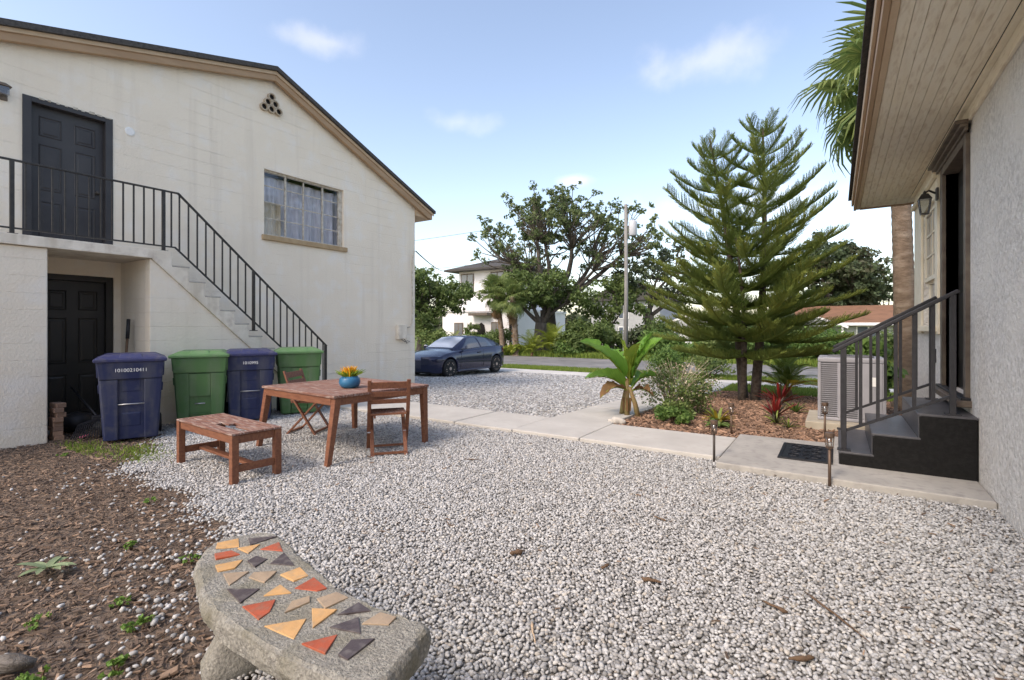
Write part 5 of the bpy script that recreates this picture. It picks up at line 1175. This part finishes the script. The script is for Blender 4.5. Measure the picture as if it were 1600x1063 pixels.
# ---- fan palms
def fan_frond(seed, pet, rad, droop=.35, nseg=26, span=150):
    q = random.Random(seed); b = MB()
    stem = [Vector((pet*t, 0, .10*math.sin(t*1.6)*pet-.12*pet*t*t)) for t in (0, .35, .7, 1)]; b.tube(stem, [.018, .014, .012, .010], 5)
    o = stem[-1]
    for i in range(nseg):
        a = R(-span+2*span*i/(nseg-1)); L = rad*(1-.25*abs(a)/math.pi)*q.uniform(.88, 1.08); d = Vector((math.cos(a), math.sin(a), 0)); w = d.cross(Vector((0, 0, 1)))*(.028*rad/.6)
        pts = [o, o+d*L*.45+Vector((0, 0, .06*L)), o+d*L*.8+Vector((0, 0, -droop*L*.28)), o+d*L*.98+Vector((0, 0, -droop*L*q.uniform(.7, 1.1)))]
        ws = [w*.25, w, w*.8, w*.1]; base = len(b.v)
        for p, k in zip(pts, ws): b.v += [tuple(p-k+Vector((0, 0, .01))), tuple(p), tuple(p+k+Vector((0, 0, .01)))]
        for j in range(3):
            for k in range(2): a0 = base+j*3+k; b.f.append((a0, a0+1, a0+4, a0+3))
    return b
def fan_palm(label, base, top, r0, nf, pet, rad, seed, skirt=0, group=None, hang=0, boots=0):
    q = random.Random(seed); T = thing('fan_palm', label, 'palm tree', base, 0, group)
    t = Vector(top)-Vector(base); b = MB(); N = 80; pts = []; rr = []
    for i in range(N+1):
        s = i/N; pts.append(t*s+Vector((.06*math.sin(3*s), .04*math.sin(4*s), 0))*t.length*.12); rr.append(r0*(1.15-.25*s)*(1+.05*(i % 2))*(1.25 if i < 2 else 1))
    pts[0].z -= .1; b.tube(pts, rr, 16); b.build('trunk', 'palm_bark', T, smooth=True)
    me = [fan_frond(seed+k, pet, rad, .55).mesh('frond', 'palmleaf') for k in range(4)]
    for i in range(nf):
        f = link('frond', me[i % 4], T); f.location = t+Vector((0, 0, -.15+.3*i/nf)); el = R(-62+130*(i+.5)/nf+q.uniform(-8, 8)); az = i*2.399+q.uniform(-.2, .2)
        f.rotation_euler = Euler((q.uniform(-.3, .3), -el, az)); s = q.uniform(.85, 1.1); f.scale = (s, s, s)
    if skirt:
        ms = [fan_frond(seed+50+k, pet*.8, rad*.8, .5, 12, 60).mesh('dead_frond', 'skirt') for k in range(3)]
        for i in range(skirt):
            f = link('dead_frond', ms[i % 3], T); f.location = t+Vector((0, 0, -.25-.5*q.random())); f.rotation_euler = Euler((q.uniform(-.4, .4), R(82+q.uniform(-8, 12)), i*2.399)); s = q.uniform(.8, 1.15); f.scale = (s, s, s)
    if boots:
        b = MB()
        for i in range(boots):
            z = t.z*q.uniform(.15, .98); a = q.uniform(0, 6.28); c = t*(z/t.z); p = Vector((math.cos(a), math.sin(a), 0))
            b.bar(c+p*r0*.7, c+p*r0*1.5+Vector((0, 0, .28)), .06, .02)
        b.build('leaf_boots', 'skirt', T)
    return T
fan_palm('tall thick trunked palm rising behind the eaves of the stucco house', (1.18, 12.84, gz(0, 12.8)), (1.0, 13.0, 6.5), .165, 30, 1.05, .80, 21)
fan_palm('fan palm with hanging dead fronds, left one of the pair', (-17.6, 25.9, OG), (-17.9, 25.6, 3.6), .15, 26, .75, .62, 31, 16, 'fan palms across the street', boots=14)
fan_palm('fan palm with hanging dead fronds, right one of the pair', (-16.5, 25.7, OG), (-16.6, 25.4, 3.3), .17, 24, .75, .62, 37, 12, 'fan palms across the street', boots=30)

# ---- tall feathery pines: whorls of branches, each branch a feather of twigs
def pine_branch(L, seed):
    q = random.Random(seed); b = MB()
    ax = lambda t: Vector((L*t, .03*L*math.sin(t*5+seed), L*(-.07*math.sin(t*3.0)+.07*t*t)))
    b.tube([ax(i/7) for i in range(8)], [.016*(1-.7*i/7)*(L/1.5)**.4+.004 for i in range(8)], 5)
    n = int(L/.030)
    for i in range(n):
        t = .14+.86*i/n; p = ax(t); fw = (ax(min(1, t+.02))-ax(t-.02)).normalized()
        for s in (-1, 1):
            if q.random() < .06: continue
            tl = (.14+.22*min(1, L/1.6))*min(1, .4+(t-.1)/.22)*(1-t)**.38*q.uniform(.7, 1.12)+.06
            side = Vector((0, s, 0)); d = (fw*q.uniform(.75, 1.1)+side*.75+Vector((0, 0, q.uniform(.10, .55)))).normalized()
            e = p+d*tl+Vector((0, 0, .10*tl)); m_ = p+d*tl*.55-Vector((0, 0, .03*tl)); r = .006
            b.tube([p, m_, e], [r, r, .003], 3, False)
            u = d.cross(Vector((0, 0, 1))).normalized(); v = u.cross(d); nk = int(tl/.022)+3
            for k in range(nk):
                c = p.lerp(e, (k+.6)/(nk+.2)); an = k*2.4+q.random(); o = (u*math.cos(an)+v*math.sin(an)); tip = c+o*.027+d*.034+Vector((0, 0, .006))
                base = len(b.v); b.v += [tuple(c-d*.008), tuple(c+d*.008), tuple(tip)]; b.f.append((base, base+1, base+2))
    return b
PB = {}
for L in (.45, .7, 1.0, 1.35, 1.7, 2.1, 2.5): PB[L] = [pine_branch(L, int(L*100)+k).mesh('branch', 'pine') for k in range(2)]
def norfolk(label, base, top, rbot, seed, z_first, gap=.42):
    q = random.Random(seed); T = thing('norfolk_pine', label, 'pine tree', base, 0, 'feathery pines in the mulch bed')
    t = Vector(top)-Vector(base); N = 14
    ax = lambda s: t*s+Vector((math.sin(s*3.1)*.10, math.sin(s*2.2)*.06, 0))
    MB().tube([ax(i/N)-Vector((0, 0, .1 if i == 0 else 0)) for i in range(N+1)], [rbot*(1-.88*i/N)+.008 for i in range(N+1)], 10).build('trunk', 'pine_bark', T, smooth=True)
    z = z_first; H = t.z; w = 0
    while z < H-.08:
        s = z/H; k = 1-s; tilt = q.uniform(-.09, .09); tdir = q.uniform(0, 6.28); L = min(2.1, .36+2.35*k**.66)*q.uniform(.86, 1.1)
        if z < 1.5: L *= .78
        nb = 5 if s > .5 else 6
        for i in range(nb):
            LL = L*q.uniform(.82, 1.08); key = min(PB, key=lambda v: abs(v-LL)); me = PB[key][q.randint(0, 1)]
            o = link('branch', me, T); o.location = ax(s); sc = LL/key; o.scale = (sc, sc, sc)
            el = 30*s**1.5+6-20*max(0, .42-s)/.42+q.uniform(-5, 5)
            o.rotation_euler = Euler((q.uniform(-.2, .2), -R(el)-tilt*math.cos(2*math.pi*i/nb-tdir), 2*math.pi*i/nb+w*1.1+q.uniform(-.22, .22)))
        z += gap*(1.0-.28*k)*q.uniform(.9, 1.1); w += 1
    o = link('branch', PB[.45][0], T); o.location = ax(.97); o.rotation_euler = Euler((0, -R(75), 1.0)); o.scale = (.8, .8, .8)
    return T
norfolk('tall feathery pine with the lower top, left one of the tall pair', (-1.78, 12.4, gz(0, 12.4)), (-2.44, 11.95, 5.72), .10, 41, 1.15)
norfolk('tallest feathery pine, right one of the pair by the house', (-1.50, 12.0, gz(0, 12)), (-1.37, 12.15, 5.78), .10, 43, 1.1)
norfolk('smaller feathery pine in front of the tall pair', (-1.72, 11.75, gz(0, 11.8)), (-1.80, 11.4, 3.3), .07, 47, 1.0, .40)

# ---- banana plant
RGT = Vector((.837, .547, 0)); FWD = Vector((-.547, .837, 0))
bn = thing('banana_plant', 'young banana plant with broad torn leaves at the bed corner', 'banana plant', (-2.72, 7.42, gz(0, 7.4)))
def banana_leaf(p0, tip, w, m, droop, seed, nm='leaf'):
    q = random.Random(seed); p0 = Vector(p0); tip = Vector(tip); d = tip-p0; L = d.length
    side = d.cross(Vector((0, 0, 1))).normalized(); up = side.cross(d).normalized(); n = 16; b = MB()
    tw = q.uniform(-.5, .5); wav = q.uniform(0, 6)
    for i in range(n+1):
        t = i/n; c = p0+d*t+up*(math.sin(math.pi*t)*L*droop); ww = w*(math.sin(math.pi*min(1, max(0, (t-.16)/.84))**.8)**.55 if t > .16 else .03)+.006
        a = tw*t; s_ = side*math.cos(a)+up*math.sin(a); u_ = up*math.cos(a)-side*math.sin(a)
        r_ = lambda: ww*(1+.06*math.sin(i*1.7+wav))
        for k, f_ in ((-1, .28), (-.5, .16), (0, 0), (.5, .16), (1, .28)):
            b.v.append(tuple(c+s_*k*r_()+u_*(abs(k)**1.2*ww*.55+.012*math.sin(i*2.1+k*3+wav))))
    for i in range(n):
        for k in range(4):
            if i > 4 and q.random() < .13 and k in (0, 3): continue
            a = i*5+k; b.f.append((a, a+1, a+6, a+5))
    o = b.build(nm, m, bn, smooth=True)
    mr = MB(); mr.tube([tuple(p0+d*t+up*(math.sin(math.pi*t)*L*droop)-up*.004) for t in [i/10 for i in range(11)]], [.014*(1-.8*i/10)+.002 for i in range(11)], 6); mr.build('midrib', 'banana_y', o, smooth=True)
C0 = Vector((0.03, 0.02, .50))
LV = [(-.80, .62, -.15, .19, 'banana', .10), (-.12, .66, .05, .075, 'banana_y', .03), (.42, .74, .15, .13, 'banana', .07), (.52, .66, -.05, .18, 'banana', .09), (-.72, .10, -.1, .17, 'banana', .16), (.46, .12, .1, .16, 'banana', .18),
      (-.50, -.16, -.2, .09, 'banana_d', .22), (.34, -.14, -.15, .09, 'banana_d', .2), (.10, .60, -.25, .12, 'banana_y', .10), (-.2, .5, .4, .13, 'banana', .12)]
for i, (r_, u_, f_, w_, m_, dr_) in enumerate(LV): banana_leaf(C0+Vector((0, 0, -.1 if u_ < .2 else 0)), C0+RGT*r_*.98+FWD*f_+Vector((0, 0, u_*1.1)), w_*1.3, m_, dr_, i)
for dx, dy, h_ in ((0, 0, .55), (.10, .05, .42), (-.08, .06, .40)):
    MB().tube([(dx*1.6, dy*1.6, -.05), (dx*1.1, dy, h_*.5), (dx*.3, dy*.3, h_+.05)], [.045, .038, .026], 10).build('stalk', 'stalk', bn, smooth=True)
for i in range(4):
    a = i*1.6; MB().hull([(.03*math.cos(a), .03*math.sin(a), .1), (.06*math.cos(a), .06*math.sin(a), .1), (.06*math.cos(a+.5), .06*math.sin(a+.5), .1), (.03*math.cos(a+.5), .03*math.sin(a+.5), .1)],
              [(.04*math.cos(a), .04*math.sin(a), .3), (.07*math.cos(a), .07*math.sin(a), .3), (.07*math.cos(a+.4), .07*math.sin(a+.4), .3), (.04*math.cos(a+.4), .04*math.sin(a+.4), .3)]).build('dry_sheath', 'banana_d', bn)

# ---- bed planting
def rosette(name, label, loc, n, L, w, m, seed, up=.9, cat='plant', droop=.5, group=None):
    q = random.Random(seed); T = thing(name, label, cat, loc, 0, group)
    for i in range(n):
        a = i*2.399+q.uniform(-.2, .2); e = up*q.uniform(.35, 1.1); l = L*q.uniform(.7, 1.1); d = Vector((math.cos(a), math.sin(a), 0)); s = Vector((-math.sin(a), math.cos(a), 0)); b = MB()
        for k in range(6):
            t = k/5; c = d*(l*t*math.cos(e)+.01)+Vector((0, 0, l*(math.sin(e)*t-droop*t*t*.6)+.03)); ww = w*(1-t)**.6*(.6+.8*t) + .001
            b.v += [tuple(c-s*ww+Vector((0, 0, ww*.5))), tuple(c), tuple(c+s*ww+Vector((0, 0, ww*.5)))]
        for k in range(5):
            for j in range(2): f0 = k*3+j; b.f.append((f0, f0+1, f0+4, f0+3))
        b.build('leaf', m if not isinstance(m, (list, tuple)) else m[i % len(m)], T, smooth=True)
    return T
G = lambda x, y: (x, y, gz(x, y))
bs = bush('wispy_bush', 'wispy green bush with pale seed heads beside the banana', G(-2.22, 8.4), .66, .80, 5000, .022, 'bushleaf', 51, lumps=22, stems=14)
q = np.random.RandomState(2); n = 1100; a = q.uniform(0, 6.28, n); r = .62*np.sqrt(q.uniform(0, 1, n)); P = np.stack([r*np.cos(a), r*np.sin(a), q.uniform(.25, .85, n)*(1-.3*(r/.62)**2)], 1)
link('seed_heads', leaf_mesh('seed_heads', P, .018, 'bushflower', seed=2), bs)
b = MB()
for i in range(60):
    a = rnd.uniform(0, 6.28); r = rnd.uniform(.2, .75); h_ = rnd.uniform(.5, .9); b.tube([(0, 0, 0), (math.cos(a)*r*.5, math.sin(a)*r*.5, h_*.7), (math.cos(a)*r, math.sin(a)*r, h_)], [.006, .004, .002], 3, False)
b.build('stalks', 'bushflower', bs)
bush('ground_cover_plant', 'low green leafy plants at the bed edge under the wispy bush', G(-2.0, 7.30), .45, .26, 1300, .026, 'shrub', 52, lumps=14)
bush('ground_cover_plant', 'low green sprawling weed between banana and croton', G(-2.05, 7.75), .34, .30, 800, .028, 'bushleaf', 57, lumps=10)
rosette('croton', 'yellow and orange leaved croton near the bed edge', G(-1.42, 7.55), 38, .36, .032, ['orange_leaf', 'orange_leaf', 'sago', 'orange_leaf', 'dark_red'], 61, 1.1)
rosette('croton', 'green broad leaved plant under the yellow croton', G(-1.38, 7.25), 22, .22, .045, ['shrub', 'bushleaf'], 62, .7)
rosette('bromeliad', 'crimson bromeliad, nearer one in the mulch', G(-.80, 8.75), 34, .40, .026, ['red_leaf', 'red_leaf', 'dark_red'], 63, 1.35, droop=.25)
rosette('bromeliad', 'crimson bromeliad behind the nearer red one', G(-.95, 11.2), 40, .55, .034, ['red_leaf', 'red_leaf', 'dark_red'], 64, 1.35, droop=.3)
rosette('bromeliad', 'small dark green bromeliad right of the red ones', G(-.58, 9.8), 26, .32, .020, ['dark_red', 'sago', 'shrub'], 65, 1.0)
rosette('bromeliad', 'small olive bromeliad below the red one', G(-.74, 8.1), 22, .27, .017, ['dark_red', 'sago'], 66, 1.0)
rosette('bromeliad', 'little dark bromeliad near the landing slab', G(-.55, 7.75), 18, .22, .015, ['sago', 'dark_red'], 67, 1.0)
def feather_frond(L, seed, m, nl=34, w=.011):
    q = random.Random(seed); b = MB(); ax = lambda t: Vector((L*t, 0, L*(.30*math.sin(t*2.2)-.32*t*t)))
    b.tube([ax(i/7) for i in range(8)], [.012-.0012*i for i in range(8)], 4)
    for i in range(nl):
        t = .12+.86*i/nl; p = ax(t); l = .26*L*math.sin(math.pi*min(1, .2+t*.8))**.7*q.uniform(.9, 1.05)+.02
        for s in (-1, 1):
            d = Vector((.55, s*.9, .28-.5*t)).normalized(); w_ = Vector((w, 0, 0)); base = len(b.v)
            b.v += [tuple(p-w_*.5), tuple(p+w_*.5), tuple(p+d*l*.6+w_*.5), tuple(p+d*l+Vector((0, 0, -.06*l))), tuple(p+d*l*.6-w_*.5)]; b.f.append((base, base+1, base+2, base+3, base+4))
    return b.mesh('frond', m)
def sago(label, loc, n, L, seed, ms=('sago',), group=None, name='sago_palm', lo=-5, hi=75):
    q = random.Random(seed); T = thing(name, label, 'palm', loc, 0, group)
    MB().lathe([(.10, -.03), (.13, .08), (.10, .2), (.03, .26)], 12).build('trunk', 'skirt', T)
    me = {m_: [feather_frond(L, seed+k, m_) for k in range(2)] for m_ in ms}
    for i in range(n):
        m_ = ms[-1] if (len(ms) > 1 and i < n*.22) else ms[0]; f = link('frond', me[m_][i % 2], T); f.location = (0, 0, .2)
        f.rotation_euler = Euler((0, -R(lo+(hi-lo)*(i+.5)/n+q.uniform(-6, 6)), i*2.399)); s = q.uniform(.85, 1.1); f.scale = (s, s, s)
    return T
sago('sago palm with yellowing lower fronds behind the red bromeliads', G(-1.0, 13.6), 26, 1.05, 71, ('sago', 'sago_y'))
sago('yellow green cycad clump at the foot of the live oak, left one', (-15.35, 25.7, OG), 26, 1.5, 72, ('shrub_y',), 'cycads across the street')
sago('yellow green cycad clump at the foot of the live oak, right one', (-14.2, 26.2, OG), 28, 1.9, 73, ('shrub_y',), 'cycads across the street', lo=10, hi=85)
sago('small palm growing in front of the left window of the white house', (-27.4, 33.0, OG), 14, 1.3, 74, ('shrub_y',), 'small palms before the white house', lo=20)
sago('small palm growing in front of the right window of the white house', (-23.9, 33.2, OG), 16, 1.5, 75, ('palmleaf',), 'small palms before the white house', lo=20)
bush('shrub', 'bright leafy shrub behind the air conditioner', G(.62, 10.9), .62, 1.55, 1500, .075, 'shrub', 81, lumps=16)
SH = [('hedge bush beside the street left of the banana leaves', (-8.0, 26.9), 1.3, 1.7, 2200, .09, 'shrub'), ('hedge bush beside the street above the wispy bush', (-5.2, 27.0), 1.5, 1.9, 2400, .09, 'bushleaf'), ('hedge bush beside the street between the pine trunks', (-3.0, 27.2), 1.5, 1.8, 2400, .09, 'shrub'),
      ('hedge bush beside the street above the sago palm', (-.6, 27.4), 1.6, 1.8, 2400, .09, 'shrub'), ('hedge bush beside the street behind the air conditioner', (1.8, 27.6), 1.6, 1.7, 2400, .09, 'oakleaf2'),
      ('leafy bush filling the gap right of the oak trunk', (-11.6, 27.6), 1.5, 2.3, 2600, .10, 'oakleaf2'), ('big bush behind the utility pole foot', (-9.6, 30.6), 1.9, 2.4, 2800, .11, 'oakleaf2'), ('big bush behind the left pine trunk', (-5.6, 30.2), 2.2, 2.1, 3000, .11, 'shrub'),
      ('big bush behind the right pine trunk', (-2.6, 31.5), 2.4, 2.0, 3000, .11, 'oakleaf2'), ('bush left of the cycads under the fan palms', (-18.6, 27.2), 1.5, 1.6, 2200, .10, 'oakleaf2'),
      ('round green shrub right of the cycads', (-13.0, 26.6), 1.25, 1.9, 2600, .09, 'oakleaf2'), ('low green shrub below the cycads', (-13.1, 25.9), 1.0, 1.0, 1700, .08, 'shrub'), ('tall dark shrub beside the oak trunk', (-12.9, 28.6), 1.7, 3.0, 3200, .11, 'oakleaf2'),
      ('dark round shrub left of the utility pole', (-10.6, 29.5), 1.2, 1.9, 2000, .09, 'darkleaf'), ('olive hedge seen past the cream building corner', (-22.3, 24.9), 1.9, 1.7, 2600, .09, 'bushleaf'), ('green hedge behind the car bonnet', (-20.2, 26.2), 1.5, 1.3, 2000, .09, 'shrub'),
      ('pale slim shrub before the white house', (-25.7, 33.0), .8, 2.6, 1500, .09, 'bushleaf'), ('low green bush under the fan palms', (-17.0, 25.9), 1.3, .75, 1600, .08, 'shrub_y'),
      ('tall weedy bush right of the utility pole', (-8.6, 28.6), 1.6, 1.5, 2400, .09, 'shrub'), ('weedy bush behind the banana leaves', (-6.6, 26.6), 1.5, 1.2, 2200, .09, 'shrub'), ('weedy bush behind the pine trunks', (-4.2, 27.6), 1.8, 1.3, 2400, .09, 'shrub'),
      ('weedy bush left of the sago palm across the street', (-1.6, 28.6), 1.7, 1.3, 2200, .09, 'shrub'), ('dark bush under the brown roof', (1.2, 33.0), 2.0, 1.5, 2200, .10, 'oakleaf2'), ('dark bush farthest right under the brown shingle roof', (4.6, 36.0), 2.0, 1.6, 2200, .10, 'oakleaf2')]
for i, (lb, p, r, h_, n_, lf, m_) in enumerate(SH): bush('shrub', lb, (p[0], p[1], OG), r, h_, n_, lf, m_, 90+i, group='shrubs across the street')
bush('shrub', 'weedy green bush on the verge behind the banana leaves', G(-5.1, 17.9), .85, 1.05, 2200, .05, 'shrub', 131, lumps=18)
bush('shrub', 'weedy green bush on the verge behind the wispy bush', G(-3.7, 17.8), .85, .95, 2200, .05, 'bushleaf', 132, lumps=18)
# weeds in the soil
WD = [((-3.71, .90), .13, 'weed_p', 9, 'pale broad leaved weed on the bark chips'), ((-3.71, 1.30), .055, 'weed', 26, 'small weed on the soil above the pale weed'), ((-3.1, .72), .05, 'weed', 22, 'small weed below the pale broad weed'),
      ((-2.98, 1.0), .045, 'weed', 22, 'little weed right of the pale broad weed'), ((-2.43, .80), .055, 'weed', 40, 'spreading weed near the bench foot'), ((-2.62, .62), .06, 'weed', 34, 'bright weed beside the grey log'), ((-2.68, .97), .06, 'weed', 34, 'weed among strewn pebbles left of the bench'),
      ((-6.95, 1.82), .05, 'weed', 30, 'weed tuft near the landing wall'), ((-4.55, 1.72), .05, 'weed', 26, 'weed tuft at the gravel edge below the low bench'), ((-2.2, .72), .06, 'weed', 40, 'weed patch in front of the bench leg'), ((-3.2, 1.42), .05, 'weed', 26, 'weed tuft left of the far bench end')]
for i, (p, L, m_, n_, lb) in enumerate(WD):
    if n_ < 12: rosette('weed', lb, (p[0], p[1], 0), n_, L, .028, m_, 110+i, .5, 'weed', .3)
    else: bush('weed', lb, (p[0], p[1], -.005), L*1.6, L*.8, n_*4, .011, m_, 110+i, 'weed', stems=4, lumps=9)

# ================================================================== LITTER ON THE GROUND
def chunk(name, p, L, w, m, label, cat, rz, seed, z=.012):
    q = random.Random(seed); b = MB(); n = 7; b.tube([(L*(i/(n-1)-.5), q.uniform(-.2, .2)*w*2, q.uniform(-.1, .35)*w) for i in range(n)], [w*q.uniform(.4, 1)*(1 if 0 < i < n-1 else .4) for i in range(n)], 7)
    o = b.build(name, m, None, smooth=True); o.location = (p[0], p[1], z); o.rotation_euler = (0, 0, rz); tag(o, label, cat); return o
chunk('seed_pod', (-1.61, 2.52), .10, .018, 'twig', 'dark curled pod lying in the middle of the pebbles', 'seed pod', 1.0, 1, .025)
chunk('bark_piece', (-.83, 2.64), .11, .012, 'twig', 'brown bark scrap on the pebbles right of the pod', 'bark', .2, 2, .022)
chunk('bark_piece', (-.12, 2.35), .11, .013, 'twig', 'brown bark scrap at the bottom edge of the pebbles', 'bark', .6, 3, .024)
chunk('dry_twig', (-.01, 2.8), .42, .006, 'twig', 'long thin twig on the pebbles before the stucco wall', 'twig', -.9, 4, .024)
chunk('dry_twig', (-1.05, 3.52), .10, .009, 'twig', 'short twig on the pebbles nearest the walk', 'twig', -.3, 5, .024)
chunk('bark_piece', (-1.1, 2.65), .07, .012, 'twig', 'small bark scrap between the two larger ones', 'bark', 1.3, 6, .022)
chunk('dry_twig', (-3.15, 4.05), .16, .006, 'twig', 'thin twig on the pebbles right of the chair', 'twig', .5, 7, .022)
chunk('dry_twig', (-1.13, 1.9), .16, .007, 'fascia_l', 'pale dry stick beside the mosaic bench', 'twig', 2.2, 8, .022)
chunk('bark_piece', (-.25, 2.72), .12, .012, 'twig', 'dark bark scrap on the pebbles at lower right', 'bark', -.4, 9, .022)
chunk('grey_log', (-2.86, .52), .34, .05, 'log', 'grey rotten log at the lower left corner', 'log', .55, 10, .02)
rk_ = chunk('pale_rock', (-2.62, 6.75), .26, .07, 'rock', 'pale rock at the bed corner below the banana', 'rock', .1, 11, .03)

# ================================================================== BACKGROUND BUILDINGS AND POLE
def far_window(parent, p, axis, w, h, m='brown'):
    x, y, z = p
    f = MB()
    if axis == 'y': f.box(x-w/2, x+w/2, y-.06, y+.02, z-h/2, z+h/2)
    else: f.box(x-.02, x+.06, y-w/2, y+w/2, z-h/2, z+h/2)
    o = f.build('window', m, parent, wo=True)
    g_ = MB()
    for s in (-1, 1):
        if axis == 'y': g_ = MB().box(x+s*w*.235-w*.2, x+s*w*.235+w*.2, y-.075, y-.062, z-h*.44, z+h*.44)
        else: g_ = MB().box(x+.062, x+.075, y+s*w*.235-w*.2, y+s*w*.235+w*.2, z-h*.44, z+h*.44)
        g_.build('pane', 'pane_d2', o, wo=True)
M['pane_d2'] = mat('far window glass', (.10, .12, .15), .08, spec=.9)
wh_ = thing('white_house', 'white rendered house with dark hipped roof behind the trees', 'house', (-26, 36, OG))
MB().box(-29.9, -22.5, 34.2, 44, OG-.3, 2.75).build('ground_floor', 'hwhite', wh_, wo=True)
MB().box(-30.0, -22.4, 34.1, 44.1, 2.75, 2.95).build('parapet', 'hwhite', wh_, wo=True)
MB().box(-29.6, -23.4, 36.2, 44, 2.95, 6.55).build('upper_floor', 'hwhite', wh_, wo=True)
rf = MB().add([(-30.6, 35.2, 6.55), (-22.4, 35.2, 6.55), (-22.4, 45, 6.55), (-30.6, 45, 6.55), (-30.6, 35.2, 6.72), (-22.4, 35.2, 6.72), (-22.4, 45, 6.72), (-30.6, 45, 6.72), (-26.5, 39, 8.0), (-26.5, 41, 8.0)], [(3, 2, 1, 0), (0, 1, 5, 4), (1, 2, 6, 5), (2, 3, 7, 6), (3, 0, 4, 7), (4, 5, 8), (5, 6, 9, 8), (6, 7, 9), (7, 4, 8, 9)]).build('roof', 'shingle', wh_, wo=True)
far_window(wh_, (-28.6, 36.2, 5.5), 'y', 1.5, 1.7); far_window(wh_, (-25.2, 36.2, 5.5), 'y', 1.5, 1.7)
far_window(wh_, (-28.0, 34.2, .95), 'y', 1.0, 1.7); far_window(wh_, (-23.9, 34.2, .95), 'y', 1.1, 1.8)
MB().box(-26.4, -24.4, 33.5, 34.2, 2.4, 2.62).build('canopy', 'brown', wh_, wo=True)
MB().prism([(-25.9, OG), (-25.1, OG), (-25.1, 1.2), (-25.2, 1.6), (-25.5, 1.8), (-25.8, 1.6), (-25.9, 1.2)], 'y', 34.12, 34.19).build('arched_door', 'dark', wh_, wo=True)
MB().box(-22.56, -22.38, 34.04, 34.18, OG, 2.75).build('downpipe', 'dark', wh_, wo=True)
w2 = thing('pale_house', 'pale two storey house seen through the branches left of the pole', 'house', (-21, 58, OG))
MB().box(-25.5, -17, 57, 66, OG-.3, 4.6).build('wall', 'hgrey', w2, wo=True)
MB().prism([(-26.2, 4.6), (-16.3, 4.6), (-21.2, 7.0)], 'y', 56.3, 66.5).build('roof', 'shingle', w2, wo=True)
for x in (-24.2, -21.3, -18.4):
    far_window(w2, (x, 57, 3.2), 'y', 1.3, 1.6, 'white'); far_window(w2, (x, 57, .7), 'y', 1.3, 1.6, 'white')
w3 = thing('grey_bungalow', 'low grey bungalow with white fascia right of the pole', 'house', (-12.5, 58, OG))
MB().box(-17.0, -9.5, 57, 64, OG-.3, 1.5).build('wall', 'hgrey', w3, wo=True)
MB().prism([(-17.6, 1.4), (-8.9, 1.4), (-13.2, 2.9)], 'y', 56.2, 64.5).build('roof', 'hgrey', w3, wo=True)
MB().prism([(-17.6, 1.42), (-13.2, 2.92), (-8.9, 1.42), (-8.9, 1.22), (-13.2, 2.7), (-17.6, 1.22)], 'y', 56.1, 56.19).build('fascia', 'hwhite', w3, wo=True)
far_window(w3, (-14.6, 57, .5), 'y', 1.4, 1.1, 'white')
w4 = thing('brown_roof_bungalow', 'low bungalow with brown shingle roof behind the stoop railing', 'house', (4, 54, OG))
MB().box(-2.6, 12, 50, 58, OG-.3, 1.75).build('wall', 'hgrey', w4, wo=True)
MB().prism([(49.3, 1.75), (58.7, 1.75), (54, 3.35)], 'x', -3.2, 12.6).build('roof', 'roofbrown', w4, wo=True)
MB().box(-3.2, 12.6, 49.2, 49.29, 1.55, 1.78).build('gutter', 'hwhite', w4, wo=True)
MB().prism([(-3.9, 1.5), (.7, 1.5), (-1.6, 2.4)], 'y', 47.5, 50).build('porch_roof', 'hgrey', w4, wo=True)
MB().prism([(-4.0, 1.48), (-1.6, 2.42), (.8, 1.48), (.8, 1.3), (-1.6, 2.25), (-4.0, 1.3)], 'y', 47.4, 47.49).build('porch_fascia', 'hwhite', w4, wo=True)
for x in (-3.6, .4): MB().box(x-.07, x+.07, 47.6, 47.74, OG, 1.5).build('porch_post', 'hwhite', w4, wo=True)
far_window(w4, (2.2, 50, .95), 'y', 1.7, 1.1, 'white'); far_window(w4, (6.5, 50, .95), 'y', 1.7, 1.1, 'white')
wf = thing('white_fence', 'low white fence wall at the far side behind the pole', 'fence', (-16, 44, OG))
for i in range(9): MB().box(-21+i*1.3, -21+i*1.3+1.27, 44, 44.08, OG-.1, .75).build('panel', 'hwhite', wf, wo=True)
po = thing('utility_pole', 'weathered wooden utility pole with transformer beyond the street', 'utility pole', (-10.05, 27.2, OG))
MB().tube([(0, 0, -.3), (.03, 0, 4), (0, 0, 8.75)], [.125, .108, .088], 14).build('post', 'pole', po, smooth=True)
tr_ = MB().lathe([(.20, 0), (.23, .04), (.23, .78), (.18, .86), (.05, .9)], 18, (.36, .16, 6.95)).build('transformer', 'grey_metal', po, smooth=True)
MB().bar((0, 0, 7.5), (.3, .13, 7.5), .08, .06).bar((0, 0, 7.15), (.3, .13, 7.15), .08, .06).build('bracket', 'iron', po)
MB().tube([(.36, .16, 7.85), (.30, .14, 8.1), (.05, 0, 8.5)], .012, 5).build('lead_wire', 'wire', po)
MB().tube([(-.14, -.05, 0), (-.125, -.05, 3)], .02, 6).build('ground_conduit', 'hgrey', po)
def wire(a, b_, sag, r, label):
    a, b_ = Vector(a), Vector(b_); n = 24
    tag(MB().tube([a.lerp(b_, i/n)-Vector((0, 0, sag*4*(i/n)*(1-i/n))) for i in range(n+1)], r, 5).build('overhead_wire', 'wire', None, smooth=True), label, 'wire', 'overhead wires')
wire((-8.94, 9.20, 3.32), (-30.2, 35.2, 6.7), .25, .016, 'service wire running from the cream building corner to the white house')
wire((-10.05, 27.1, 8.2), (-60, 27.1, 8.6), .5, .012, 'thin wire running left from the utility pole')
wire((-10.05, 27.1, 6.0), (-60, 27.1, 6.2), .5, .012, 'lower thin wire running left from the utility pole')
